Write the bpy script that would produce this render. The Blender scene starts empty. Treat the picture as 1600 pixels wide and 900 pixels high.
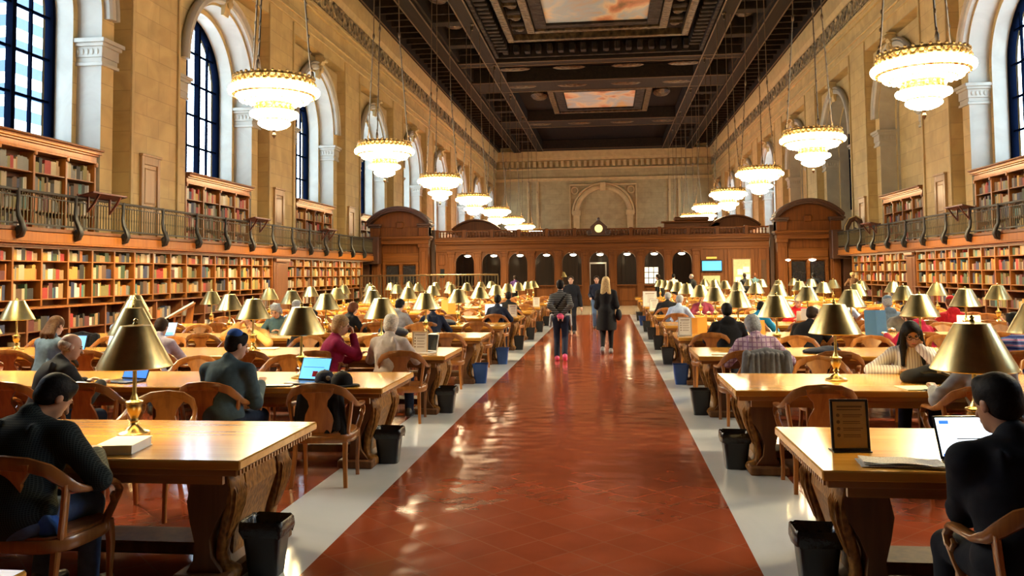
import bpy, math, random
import numpy as np
from mathutils import Vector, Matrix
random.seed(7)
SC = bpy.context.scene
COL = SC.collection
PI = math.pi
ORD = ['first', 'second', 'third', 'fourth', 'fifth', 'sixth', 'seventh', 'eighth', 'ninth', 'tenth', 'eleventh', 'twelfth',
       'thirteenth', 'fourteenth', 'fifteenth', 'sixteenth', 'seventeenth', 'eighteenth', 'nineteenth', 'twentieth']
ORD += ['twenty-' + o for o in ORD[:9]] + ['thirtieth'] + ['thirty-' + o for o in ORD[:9]]

# ---------------------------------------------------------------- camera
F_PX, YAW, PITCH, ROLL, CX, CAMH, PY = 1299.966, 0.1143, 0.0519, -0.0100, 0.4924, 1.8, 360.0
def cam_axes():
    cy, sy = math.cos(YAW), math.sin(YAW)
    w = np.array([-sy * math.cos(PITCH), cy * math.cos(PITCH), math.sin(PITCH)])
    r = np.array([cy, sy, 0.0])
    u = np.cross(r, w)
    return r * math.cos(ROLL) + u * math.sin(ROLL), -r * math.sin(ROLL) + u * math.cos(ROLL), w
CR, CU, CW = cam_axes()
def proj(p):
    d = np.asarray(p, float) - np.array([CX, 0, CAMH])
    z = d @ CW
    if z < .05:
        return (-9e4, -9e4)
    return 800 + F_PX * (d @ CR) / z, PY - F_PX * (d @ CU) / z
def in_frame(p, m=40):
    x, y = proj(p)
    return -m < x < 1600 + m and -m < y < 900 + m
cd = bpy.data.cameras.new('camera')
cam = bpy.data.objects.new('camera', cd)
COL.objects.link(cam)
cam.matrix_world = Matrix(((CR[0], CU[0], -CW[0], CX), (CR[1], CU[1], -CW[1], 0), (CR[2], CU[2], -CW[2], CAMH), (0, 0, 0, 1)))
cd.sensor_width = 36
cd.lens = F_PX / 1600 * 36
cd.shift_y = -(450 - PY) / 1600
cd.clip_start, cd.clip_end = .05, 500
SC.camera = cam
vs = SC.view_settings
vs.view_transform, vs.look, vs.gamma, vs.use_curve_mapping = 'Standard', 'None', 1, False

# ---------------------------------------------------------------- materials
MATS = {}
def new_mat(name):
    m = bpy.data.materials.new(name)
    m.use_nodes = True
    nt = m.node_tree
    b = nt.nodes['Principled BSDF']
    MATS[name] = m
    return m, nt, b
def N(nt, t, **kw):
    n = nt.nodes.new(t)
    for k, v in kw.items():
        if k in n.inputs:
            n.inputs[k].default_value = v
        else:
            setattr(n, k, v)
    return n
def L(nt, a, ao, b, bi):
    nt.links.new(a.outputs[ao], b.inputs[bi])
def c4(c):
    return (c[0], c[1], c[2], 1)
def coords(nt, scale=(1, 1, 1), rot=(0, 0, 0), kind='Object'):
    t = N(nt, 'ShaderNodeTexCoord')
    mp = N(nt, 'ShaderNodeMapping')
    mp.inputs['Scale'].default_value = scale
    mp.inputs['Rotation'].default_value = rot
    L(nt, t, kind, mp, 'Vector')
    return mp
def ramp(nt, stops):
    r = N(nt, 'ShaderNodeValToRGB')
    e = r.color_ramp.elements
    while len(e) < len(stops):
        e.new(.5)
    for i, (p, c) in enumerate(stops):
        e[i].position = p
        e[i].color = c4(c)
    return r
def vary(nt, src, so, amt):
    """brightness differs a little from one object to the next"""
    oi = N(nt, 'ShaderNodeObjectInfo')
    mr = N(nt, 'ShaderNodeMapRange')
    mr.inputs['To Min'].default_value = 1 - amt
    mr.inputs['To Max'].default_value = 1 + amt
    L(nt, oi, 'Random', mr, 'Value')
    mx = N(nt, 'ShaderNodeMix', data_type='RGBA', blend_type='MULTIPLY')
    mx.inputs[0].default_value = 1
    L(nt, src, so, mx, 6)
    L(nt, mr, 0, mx, 7)
    return mx
def plain(name, c, rough=.5, metal=0, spec=.5, noise=.12, ns=8, bump=0, coat=0, sheen=0):
    m, nt, b = new_mat(name)
    mp = coords(nt, (ns, ns, ns))
    n = N(nt, 'ShaderNodeTexNoise', Scale=1.0, Detail=4.0)
    L(nt, mp, 0, n, 'Vector')
    r = ramp(nt, [(.3, [x * (1 - noise) for x in c]), (.7, [min(1, x * (1 + noise)) for x in c])])
    L(nt, n, 'Fac', r, 'Fac')
    L(nt, r, 'Color', b, 'Base Color')
    b.inputs['Roughness'].default_value = rough
    b.inputs['Metallic'].default_value = metal
    b.inputs['Specular IOR Level'].default_value = spec
    b.inputs['Coat Weight'].default_value = coat
    if sheen:
        b.inputs['Sheen Weight'].default_value = sheen
    if bump:
        bp = N(nt, 'ShaderNodeBump', Strength=bump, Distance=.01)
        L(nt, n, 'Fac', bp, 'Height')
        L(nt, bp, 0, b, 'Normal')
    return m
def wood(name, c1, c2, rough=.35, axis=0, fine=22, coat=.0, var=.12, spec=.5):
    m, nt, b = new_mat(name)
    sc = [fine, fine, fine]
    sc[axis] = fine * .06
    mp = coords(nt, sc)
    n = N(nt, 'ShaderNodeTexNoise', Scale=1.0, Detail=5.0, Distortion=.6)
    L(nt, mp, 0, n, 'Vector')
    r = ramp(nt, [(.28, c1), (.72, c2)])
    L(nt, n, 'Fac', r, 'Fac')
    v = vary(nt, r, 'Color', var)
    L(nt, v, 2, b, 'Base Color')
    b.inputs['Roughness'].default_value = rough
    b.inputs['Coat Weight'].default_value = coat
    b.inputs['Coat Roughness'].default_value = .12
    b.inputs['Specular IOR Level'].default_value = spec
    return m
def carved(name, c1, c2, scale=18, rough=.4, bump=.9, dist=.03):
    m, nt, b = new_mat(name)
    mp = coords(nt, (scale, scale, scale * .7))
    n = N(nt, 'ShaderNodeTexVoronoi', Scale=1.0)
    n2 = N(nt, 'ShaderNodeTexNoise', Scale=1.3, Detail=3.0)
    L(nt, mp, 0, n, 'Vector')
    L(nt, mp, 0, n2, 'Vector')
    mx = N(nt, 'ShaderNodeMath', operation='MULTIPLY')
    L(nt, n, 'Distance', mx, 0)
    L(nt, n2, 'Fac', mx, 1)
    r = ramp(nt, [(.05, c1), (.45, c2)])
    L(nt, mx, 0, r, 'Fac')
    L(nt, r, 'Color', b, 'Base Color')
    bp = N(nt, 'ShaderNodeBump', Strength=bump, Distance=dist)
    L(nt, mx, 0, bp, 'Height')
    L(nt, bp, 0, b, 'Normal')
    b.inputs['Roughness'].default_value = rough
    return m
def stone(name, c1, c2, mortar, axes='yz', w=1.35, h=.62, rough=.6, msize=.012):
    m, nt, b = new_mat(name)
    t = N(nt, 'ShaderNodeTexCoord')
    sp = N(nt, 'ShaderNodeSeparateXYZ')
    cb = N(nt, 'ShaderNodeCombineXYZ')
    L(nt, t, 'Object', sp, 0)
    L(nt, sp, 'xyz'.index(axes[0]), cb, 0)
    L(nt, sp, 'xyz'.index(axes[1]), cb, 1)
    br = N(nt, 'ShaderNodeTexBrick', Scale=1.0)
    br.inputs['Color1'].default_value = c4(c1)
    br.inputs['Color2'].default_value = c4(c2)
    br.inputs['Mortar'].default_value = c4(mortar)
    br.inputs['Mortar Size'].default_value = msize
    br.inputs['Brick Width'].default_value = w
    br.inputs['Row Height'].default_value = h
    L(nt, cb, 0, br, 'Vector')
    n = N(nt, 'ShaderNodeTexNoise', Scale=.9, Detail=6.0, Distortion=1.2)
    L(nt, t, 'Object', n, 'Vector')
    r = ramp(nt, [(.3, (.82, .80, .76)), (.7, (1.1, 1.1, 1.1))])
    L(nt, n, 'Fac', r, 'Fac')
    mx = N(nt, 'ShaderNodeMix', data_type='RGBA', blend_type='MULTIPLY')
    mx.inputs[0].default_value = 1
    L(nt, br, 'Color', mx, 6)
    L(nt, r, 'Color', mx, 7)
    L(nt, mx, 2, b, 'Base Color')
    b.inputs['Roughness'].default_value = rough
    bp = N(nt, 'ShaderNodeBump', Strength=.25, Distance=.01)
    L(nt, br, 'Fac', bp, 'Height')
    bp.invert = True
    L(nt, bp, 0, b, 'Normal')
    return m
def emit(name, c, s):
    m, nt, b = new_mat(name)
    b.inputs['Base Color'].default_value = c4(c)
    b.inputs['Emission Color'].default_value = c4(c)
    b.inputs['Emission Strength'].default_value = s
    return m
def metal(name, c, rough=.3, noise=.1):
    return plain(name, c, rough, 1.0, noise=noise, ns=14)

def tile_mat():
    m, nt, b = new_mat('red_quarry_tile')
    mp = coords(nt, (1, 1, 1), (0, 0, PI / 4))
    br = N(nt, 'ShaderNodeTexBrick', Scale=1.0)
    br.offset = 0
    br.inputs['Color1'].default_value = c4((.31, .066, .026))
    br.inputs['Color2'].default_value = c4((.265, .054, .022))
    br.inputs['Mortar'].default_value = c4((.29, .085, .042))
    br.inputs['Mortar Size'].default_value = .006
    br.inputs['Brick Width'].default_value = .31
    br.inputs['Row Height'].default_value = .31
    L(nt, mp, 0, br, 'Vector')
    n = N(nt, 'ShaderNodeTexNoise', Scale=2.2, Detail=3.0)
    t = N(nt, 'ShaderNodeTexCoord')
    L(nt, t, 'Object', n, 'Vector')
    r = ramp(nt, [(.3, (.90, .88, .86)), (.7, (1.08, 1.08, 1.08))])
    L(nt, n, 'Fac', r, 'Fac')
    mx = N(nt, 'ShaderNodeMix', data_type='RGBA', blend_type='MULTIPLY')
    mx.inputs[0].default_value = 1
    L(nt, br, 'Color', mx, 6)
    L(nt, r, 'Color', mx, 7)
    L(nt, mx, 2, b, 'Base Color')
    b.inputs['Roughness'].default_value = .13
    # every tile is slightly dished and worn
    n2 = N(nt, 'ShaderNodeTexNoise', Scale=3.1, Detail=1.0)
    L(nt, t, 'Object', n2, 'Vector')
    ad = N(nt, 'ShaderNodeMath', operation='SUBTRACT')
    ms = N(nt, 'ShaderNodeMath', operation='MULTIPLY')
    ms.inputs[1].default_value = .10
    L(nt, br, 'Fac', ms, 0)
    L(nt, n2, 'Fac', ad, 0)
    ad.inputs[1].default_value = 0
    bp = N(nt, 'ShaderNodeBump', Strength=.45, Distance=.014)
    L(nt, ad, 0, bp, 'Height')
    L(nt, bp, 0, b, 'Normal')
    b.inputs['Specular IOR Level'].default_value = .6
    return m
tile_mat()
def marble_mat(name, c1, c2, rough=.12):
    m, nt, b = new_mat(name)
    mp = coords(nt, (.8, .8, .8))
    n = N(nt, 'ShaderNodeTexNoise', Scale=1.0, Detail=7.0, Distortion=1.6)
    L(nt, mp, 0, n, 'Vector')
    r = ramp(nt, [(.3, c1), (.7, c2)])
    L(nt, n, 'Fac', r, 'Fac')
    L(nt, r, 'Color', b, 'Base Color')
    b.inputs['Roughness'].default_value = rough
    bp = N(nt, 'ShaderNodeBump', Strength=.08, Distance=.01)
    L(nt, n, 'Fac', bp, 'Height')
    L(nt, bp, 0, b, 'Normal')
    return m
marble_mat('grey_marble', (.56, .60, .64), (.67, .71, .74), .13)
marble_mat('cream_marble', (.42, .36, .26), (.55, .48, .36))
ST1, ST2, STM = (.53, .385, .155), (.45, .32, .125), (.36, .255, .10)
plain('gilt_line', (.085, .050, .020), .5, spec=.3)
plain('tower_white', (.80, .80, .80), .7)
plain('screen_glass', (.015, .04, .075), .5)
stone('stone_side', ST1, ST2, STM, 'yz')
stone('stone_end', (.35, .285, .125), (.30, .24, .105), (.23, .18, .08), 'xz', 1.5, .66)
marble_mat('pale_stone', (.34, .31, .24), (.42, .39, .31), .5)
plain('stone_trim', (.44, .32, .13), .55, noise=.12, ns=2)
carved('stone_frieze', (.045, .033, .015), (.36, .27, .13), 4.2, .6, 1.0, .1)
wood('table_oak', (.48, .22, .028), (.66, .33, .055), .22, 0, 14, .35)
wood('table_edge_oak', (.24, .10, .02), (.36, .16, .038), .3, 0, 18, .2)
carved('carved_oak', (.13, .056, .012), (.32, .145, .032), 34, .45, .6, .006)
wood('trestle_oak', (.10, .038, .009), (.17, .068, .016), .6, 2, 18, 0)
wood('chair_oak', (.22, .075, .016), (.40, .155, .034), .3, 2, 20, .3, .25)
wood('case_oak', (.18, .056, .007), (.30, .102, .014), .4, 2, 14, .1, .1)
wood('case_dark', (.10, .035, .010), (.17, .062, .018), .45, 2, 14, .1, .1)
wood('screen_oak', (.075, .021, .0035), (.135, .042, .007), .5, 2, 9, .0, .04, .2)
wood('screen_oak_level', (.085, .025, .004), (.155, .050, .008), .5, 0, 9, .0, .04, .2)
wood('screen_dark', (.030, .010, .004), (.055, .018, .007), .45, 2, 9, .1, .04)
wood('lectern_mahogany', (.07, .016, .010), (.12, .028, .016), .35, 1, 16, .2)
wood('door_wood', (.30, .17, .06), (.42, .25, .10), .4, 2, 10, .1)
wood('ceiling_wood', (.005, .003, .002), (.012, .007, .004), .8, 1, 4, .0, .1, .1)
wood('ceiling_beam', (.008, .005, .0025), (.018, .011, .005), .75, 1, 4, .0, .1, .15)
carved('ceiling_gilt', (.008, .005, .002), (.085, .050, .018), 3.2, .4, .9, .12)
carved('ceiling_carving', (.005, .003, .0015), (.022, .013, .006), 1.6, .7, 1.0, .2)
metal('brass', (.55, .42, .17), .26)
metal('brass_shade', (.66, .56, .27), .29)
plain('shade_inside', (.75, .72, .60), .5)
metal('dark_bronze', (.16, .11, .06), .4)
metal('gilt', (.80, .52, .16), .32)
carved('gilt_relief', (.22, .12, .03), (.85, .58, .20), 14, .35, 1.0, .04)
MATS['gilt_relief'].node_tree.nodes['Principled BSDF'].inputs['Metallic'].default_value = .6
plain('iron', (.022, .021, .018), .5, .3)
plain('iron_baluster', (.10, .085, .045), .5, .4)
plain('window_iron', (.0016, .003, .008), .8, spec=.0)
plain('black_plastic', (.010, .010, .011), .35)
plain('blue_plastic', (.015, .06, .22), .35)
plain('liner', (.008, .008, .009), .25, bump=.6, ns=30)
plain('paper', (.78, .76, .70), .7, noise=.04)
plain('newsprint', (.62, .60, .56), .75, noise=.32, ns=130)
plain('print_grey', (.42, .40, .38), .7, noise=.25, ns=60)
plain('tan_card', (.56, .39, .20), .6, noise=.05)
plain('faint_ink', (.20, .13, .07), .7)
plain('black_card', (.015, .013, .012), .4)
plain('grey_alu', (.55, .56, .58), .3, .8)
plain('dark_glassy', (.012, .013, .016), .15)
emit('screen_blue', (.10, .36, .80), 1.1)
emit('screen_pale', (.36, .66, .90), 1.0)
emit('screen_white', (.75, .86, .95), 1.0)
emit('screen_royal', (.03, .14, .55), 1.1)
emit('tv_blue', (.03, .30, .85), 1.6)
emit('lamp_bulb', (1, .82, .50), 6)
emit('chandelier_glow', (1, .80, .50), 16)
emit('arch_lamp_glow', (1, .90, .70), 5)
emit('lit_pane', (.80, .72, .55), .9)
emit('clock_face', (.75, .62, .20), .9)
plain('green_board', (.36, .38, .22), .8)
def glass_mat():
    m, nt, b = new_mat('window_glass')
    tr = N(nt, 'ShaderNodeBsdfTransparent')
    tr.inputs[0].default_value = (.93, .96, .98, 1)
    gl = N(nt, 'ShaderNodeBsdfGlossy', Roughness=.03)
    mx = N(nt, 'ShaderNodeMixShader')
    mx.inputs[0].default_value = .06
    L(nt, tr, 0, mx, 1)
    L(nt, gl, 0, mx, 2)
    L(nt, mx, 0, nt.nodes['Material Output'], 'Surface')
glass_mat()
def sky_painting():
    m, nt, b = new_mat('painted_clouds')
    mp = coords(nt, (.42, .30, .4))
    n = N(nt, 'ShaderNodeTexNoise', Scale=1.0, Detail=5.0, Distortion=.5)
    L(nt, mp, 0, n, 'Vector')
    r = ramp(nt, [(.30, (.10, .06, .02)), (.42, (.40, .16, .07)), (.5, (.50, .40, .24)), (.58, (.26, .34, .38)), (.70, (.42, .24, .06))])
    L(nt, n, 'Fac', r, 'Fac')
    L(nt, r, 'Color', b, 'Base Color')
    b.inputs['Roughness'].default_value = .45
sky_painting()

for k_ in ('ceiling_gilt', 'ceiling_carving', 'carved_oak'):
    MATS[k_].node_tree.nodes['Principled BSDF'].inputs['Specular IOR Level'].default_value = .2

# ---------------------------------------------------------------- mesh builder
class MB:
    def __init__(s):
        s.v, s.f, s.m, s.s = [], [], [], []
    def add(s, vs, fs, mi=0, smooth=False, M=None):
        b = len(s.v)
        if M is not None:
            vs = [M @ Vector(p) for p in vs]
        s.v.extend([tuple(p) for p in vs])
        for f in fs:
            s.f.append(tuple(b + i for i in f))
            s.m.append(mi)
            s.s.append(smooth)
    def box(s, x0, x1, y0, y1, z0, z1, c=0, mi=0, M=None):
        if x0 > x1: x0, x1 = x1, x0
        if y0 > y1: y0, y1 = y1, y0
        if z0 > z1: z0, z1 = z1, z0
        c = min(c, (x1 - x0) * .45, (y1 - y0) * .45, (z1 - z0) * .45)
        if c <= 0:
            v = [(x, y, z) for x in (x0, x1) for y in (y0, y1) for z in (z0, z1)]
            f = [(0, 1, 3, 2), (4, 6, 7, 5), (0, 4, 5, 1), (2, 3, 7, 6), (0, 2, 6, 4), (1, 5, 7, 3)]
            s.add(v, f, mi, False, M)
            return
        v, idx = [], {}
        for i, (x, dx) in enumerate(((x0, c), (x1, -c))):
            for j, (y, dy) in enumerate(((y0, c), (y1, -c))):
                for k, (z, dz) in enumerate(((z0, c), (z1, -c))):
                    for a in range(3):
                        idx[i, j, k, a] = len(v)
                        v.append((x + (0 if a == 0 else dx), y + (0 if a == 1 else dy), z + (0 if a == 2 else dz)))
        f = []
        q = [(0, 0), (1, 0), (1, 1), (0, 1)]
        for i in (0, 1):
            f.append([idx[i, a, b, 0] for a, b in q])
            f.append([idx[a, i, b, 1] for a, b in q])
            f.append([idx[a, b, i, 2] for a, b in q])
        for i in (0, 1):
            for j in (0, 1):
                f.append([idx[i, j, 0, 0], idx[i, j, 1, 0], idx[i, j, 1, 1], idx[i, j, 0, 1]])
                f.append([idx[i, 0, j, 0], idx[i, 1, j, 0], idx[i, 1, j, 2], idx[i, 0, j, 2]])
                f.append([idx[0, i, j, 1], idx[1, i, j, 1], idx[1, i, j, 2], idx[0, i, j, 2]])
                for k in (0, 1):
                    f.append([idx[i, j, k, 0], idx[i, j, k, 1], idx[i, j, k, 2]])
        s.add(v, f, mi, False, M)
    def lathe(s, prof, n=24, c=(0, 0, 0), mi=0, M=None, smooth=True, squash=(1, 1), cap=True):
        v, f = [], []
        for r, z in prof:
            for i in range(n):
                a = 2 * PI * i / n
                v.append((c[0] + r * math.cos(a) * squash[0], c[1] + r * math.sin(a) * squash[1], c[2] + z))
        for j in range(len(prof) - 1):
            for i in range(n):
                k = (i + 1) % n
                f.append((j * n + i, j * n + k, (j + 1) * n + k, (j + 1) * n + i))
        if cap and prof[0][0] > 1e-4: f.append(tuple(range(n)))
        if cap and prof[-1][0] > 1e-4: f.append(tuple(range((len(prof) - 1) * n, len(prof) * n)))
        s.add(v, f, mi, smooth, M)
    def cyl(s, r, z0, z1, c=(0, 0), n=16, mi=0, M=None):
        s.lathe([(r, z0), (r, z1)], n, (c[0], c[1], 0), mi, M)
    def ell(s, c, r, nu=14, nv=9, mi=0, M=None):
        prof = [(max(1e-5, math.sin(PI * j / nv)), -math.cos(PI * j / nv)) for j in range(nv + 1)]
        v, f = [], []
        for a, z in prof:
            for i in range(nu):
                t = 2 * PI * i / nu
                v.append((c[0] + r[0] * a * math.cos(t), c[1] + r[1] * a * math.sin(t), c[2] + r[2] * z))
        for j in range(nv):
            for i in range(nu):
                k = (i + 1) % nu
                f.append((j * nu + i, j * nu + k, (j + 1) * nu + k, (j + 1) * nu + i))
        s.add(v, f, mi, True, M)
    def tube(s, path, rad, n=8, mi=0, up=(0, 0, 1), M=None, closed=False, sq=2.0):
        """sweep; rad: number, (a,b) or a list of either; a lies across the path and UP, b along UP"""
        P = [Vector(p) for p in path]
        m = len(P)
        if not isinstance(rad, list):
            rad = [rad] * m
        v, f = [], []
        U = Vector(up)
        last = None
        for i, p in enumerate(P):
            a = P[(i - 1) % m] if closed or i > 0 else p
            b = P[(i + 1) % m] if closed or i < m - 1 else p
            t = (b - a).normalized()
            sd = t.cross(U)
            if sd.length < 1e-3:
                sd = last if last is not None else t.cross(Vector((0, 1, .01)))
            sd.normalize()
            if last is not None and sd.dot(last) < 0 and U.length > 0:
                sd = -sd
            last = sd
            w = sd.cross(t).normalized()
            r = rad[i]
            ra, rb = r if isinstance(r, tuple) else (r, r)
            for j in range(n):
                q = 2 * PI * (j + .5) / n
                cq, sq_ = math.cos(q), math.sin(q)
                e = 2 / sq
                cx = math.copysign(abs(cq) ** e, cq)
                sy = math.copysign(abs(sq_) ** e, sq_)
                v.append(p + sd * (ra * cx) + w * (rb * sy))
        for i in range(m if closed else m - 1):
            for j in range(n):
                k = (j + 1) % n
                i2 = (i + 1) % m
                f.append((i * n + j, i * n + k, i2 * n + k, i2 * n + j))
        if not closed:
            f.append(tuple(range(n)))
            f.append(tuple((m - 1) * n + j for j in range(n)))
        s.add(v, f, mi, n > 5, M)
    def prism(s, poly, a, b, plane='xz', mi=0, M=None, smooth=False):
        """extrude a 2D outline from a to b along the axis the plane leaves out"""
        def P(u, w, t):
            return {'xz': (u, t, w), 'xy': (u, w, t), 'yz': (t, u, w)}[plane]
        n = len(poly)
        v = [P(u, w, a) for u, w in poly] + [P(u, w, b) for u, w in poly]
        f = [tuple(range(n)), tuple(range(2 * n - 1, n - 1, -1))]
        f2 = [(i, (i + 1) % n, n + (i + 1) % n, n + i) for i in range(n)]
        s.add(v, f, mi, False, M)
        b0 = len(s.v) - 2 * n
        for q in f2:
            s.f.append(tuple(b0 + i for i in q))
            s.m.append(mi)
            s.s.append(smooth)
    def quad(s, a, b, c, d, mi=0):
        s.add([a, b, c, d], [(0, 1, 2, 3)], mi)
    def mesh(s, name, mats):
        me = bpy.data.meshes.new(name)
        me.from_pydata(s.v, [], s.f)
        for m in ([mats] if isinstance(mats, str) else mats):
            me.materials.append(MATS[m])
        me.polygons.foreach_set('material_index', s.m)
        me.polygons.foreach_set('use_smooth', s.s)
        me.update()
        if any(s.s):
            me.set_sharp_from_angle(angle=math.radians(42))
        return me
    def build(s, name, mats, parent=None, loc=None):
        return put(name, s.mesh(name, mats), parent, loc)
def put(name, me, parent=None, loc=None, rz=0):
    o = bpy.data.objects.new(name, me)
    COL.objects.link(o)
    if parent is not None:
        o.parent = parent
    if loc is not None:
        o.location = loc
    o.rotation_euler.z = rz
    return o
def tag(o, label=None, cat=None, group=None, kind=None):
    for k, v in (('label', label), ('category', cat), ('group', group), ('kind', kind)):
        if v:
            o[k] = v
    return o
def thing(name, label, cat, loc=(0, 0, 0), rz=0, group=None):
    o = put(name, None, None, loc, rz)
    return tag(o, label, cat, group)
def struct(mb, name, mats):
    return tag(mb.build(name, mats), kind='structure')
def copy_tree(o, parent=None):
    c = o.copy()
    COL.objects.link(c)
    if parent is not None:
        c.parent = parent
    for ch in list(o.children):
        copy_tree(ch, c)
    return c
class Proto:
    """the first call hands out the thing itself, later calls copies of it with all its parts"""
    def __init__(s, make):
        s.o = make()
        s.src = s.o
        s.used = False
    def at(s, loc, rz, label, cat, group=None, scale=None):
        if s.used:
            o = copy_tree(s.src)
        else:
            o, s.used = s.o, True
        o.location = loc
        o.rotation_euler = (0, 0, rz)
        if scale: o.scale = scale
        return tag(o, label, cat, group)
# ================================================================ the room
PX = 13.74          # pier faces
ZC = 17.4           # ceiling
Y0, Y1 = -3.4, 106.0
BAY0, BAYP = 19.65, 10.27
BAYS = [BAY0 + BAYP * k for k in range(-1, 9)]
AISLE, STRIP = 1.38, 2.02
SCY = 45.7          # front of the delivery-desk screen
WX = 15.4           # window glass

fl = MB()
def fq(x0, x1, y0, y1, mi):
    fl.quad((x0, y0, 0), (x1, y0, 0), (x1, y1, 0), (x0, y1, 0), mi)
fq(-AISLE, AISLE, Y0, 36.0, 0)
for sg in (-1, 1):
    fq(sg * AISLE, sg * STRIP, Y0, 36.0, 1)
    fq(sg * STRIP, sg * 16, Y0, 36.0, 0)
fq(-16, 16, 36.0, SCY + .4, 2)
fq(-16, 16, SCY + .4, 57, 2)
fq(-16, 16, 57, Y1 + .5, 0)
struct(fl, 'floor', ['red_quarry_tile', 'grey_marble', 'cream_marble'])

def arch_pts(cy, hw, zs, n=28):
    return [(cy - hw * math.cos(PI * i / n), zs + hw * math.sin(PI * i / n)) for i in range(n + 1)]
def arch_plate(mb, x, y0, y1, z0, z1, cy, hw, zs, mi=0):
    """a wall plane with one arched opening that runs down to z0"""
    mb.quad((x, y0, z0), (x, cy - hw, z0), (x, cy - hw, zs), (x, y0, zs), mi)
    mb.quad((x, cy + hw, z0), (x, y1, z0), (x, y1, zs), (x, cy + hw, zs), mi)
    A = arch_pts(cy, hw, zs)
    mb.quad((x, y0, zs), (x, cy - hw, zs), (x, cy - hw, z1), (x, y0, z1), mi)
    mb.quad((x, cy + hw, zs), (x, y1, zs), (x, y1, z1), (x, cy + hw, z1), mi)
    for (a, b), (c, d) in zip(A, A[1:]):
        mb.quad((x, a, b), (x, c, d), (x, c, z1), (x, a, z1), mi)
def arch_soffit(mb, x0, x1, z0, cy, hw, zs, mi=0):
    A = [(cy - hw, z0)] + arch_pts(cy, hw, zs) + [(cy + hw, z0)]
    v, f = [], []
    for a, b in A:
        v += [(x0, a, b), (x1, a, b)]
    for i in range(len(A) - 1):
        f.append((2 * i, 2 * i + 1, 2 * i + 3, 2 * i + 2))
    mb.add(v, f, mi, True)
HB, HC, HG = 2.70, 2.50, 2.40      # half-widths: outer arch, inner arch, glass
ZS = 9.35
FLOORG = 2.95
BLIND_R = {3: 'blind', 4: 'dark', 5: 'blind'}

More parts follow.
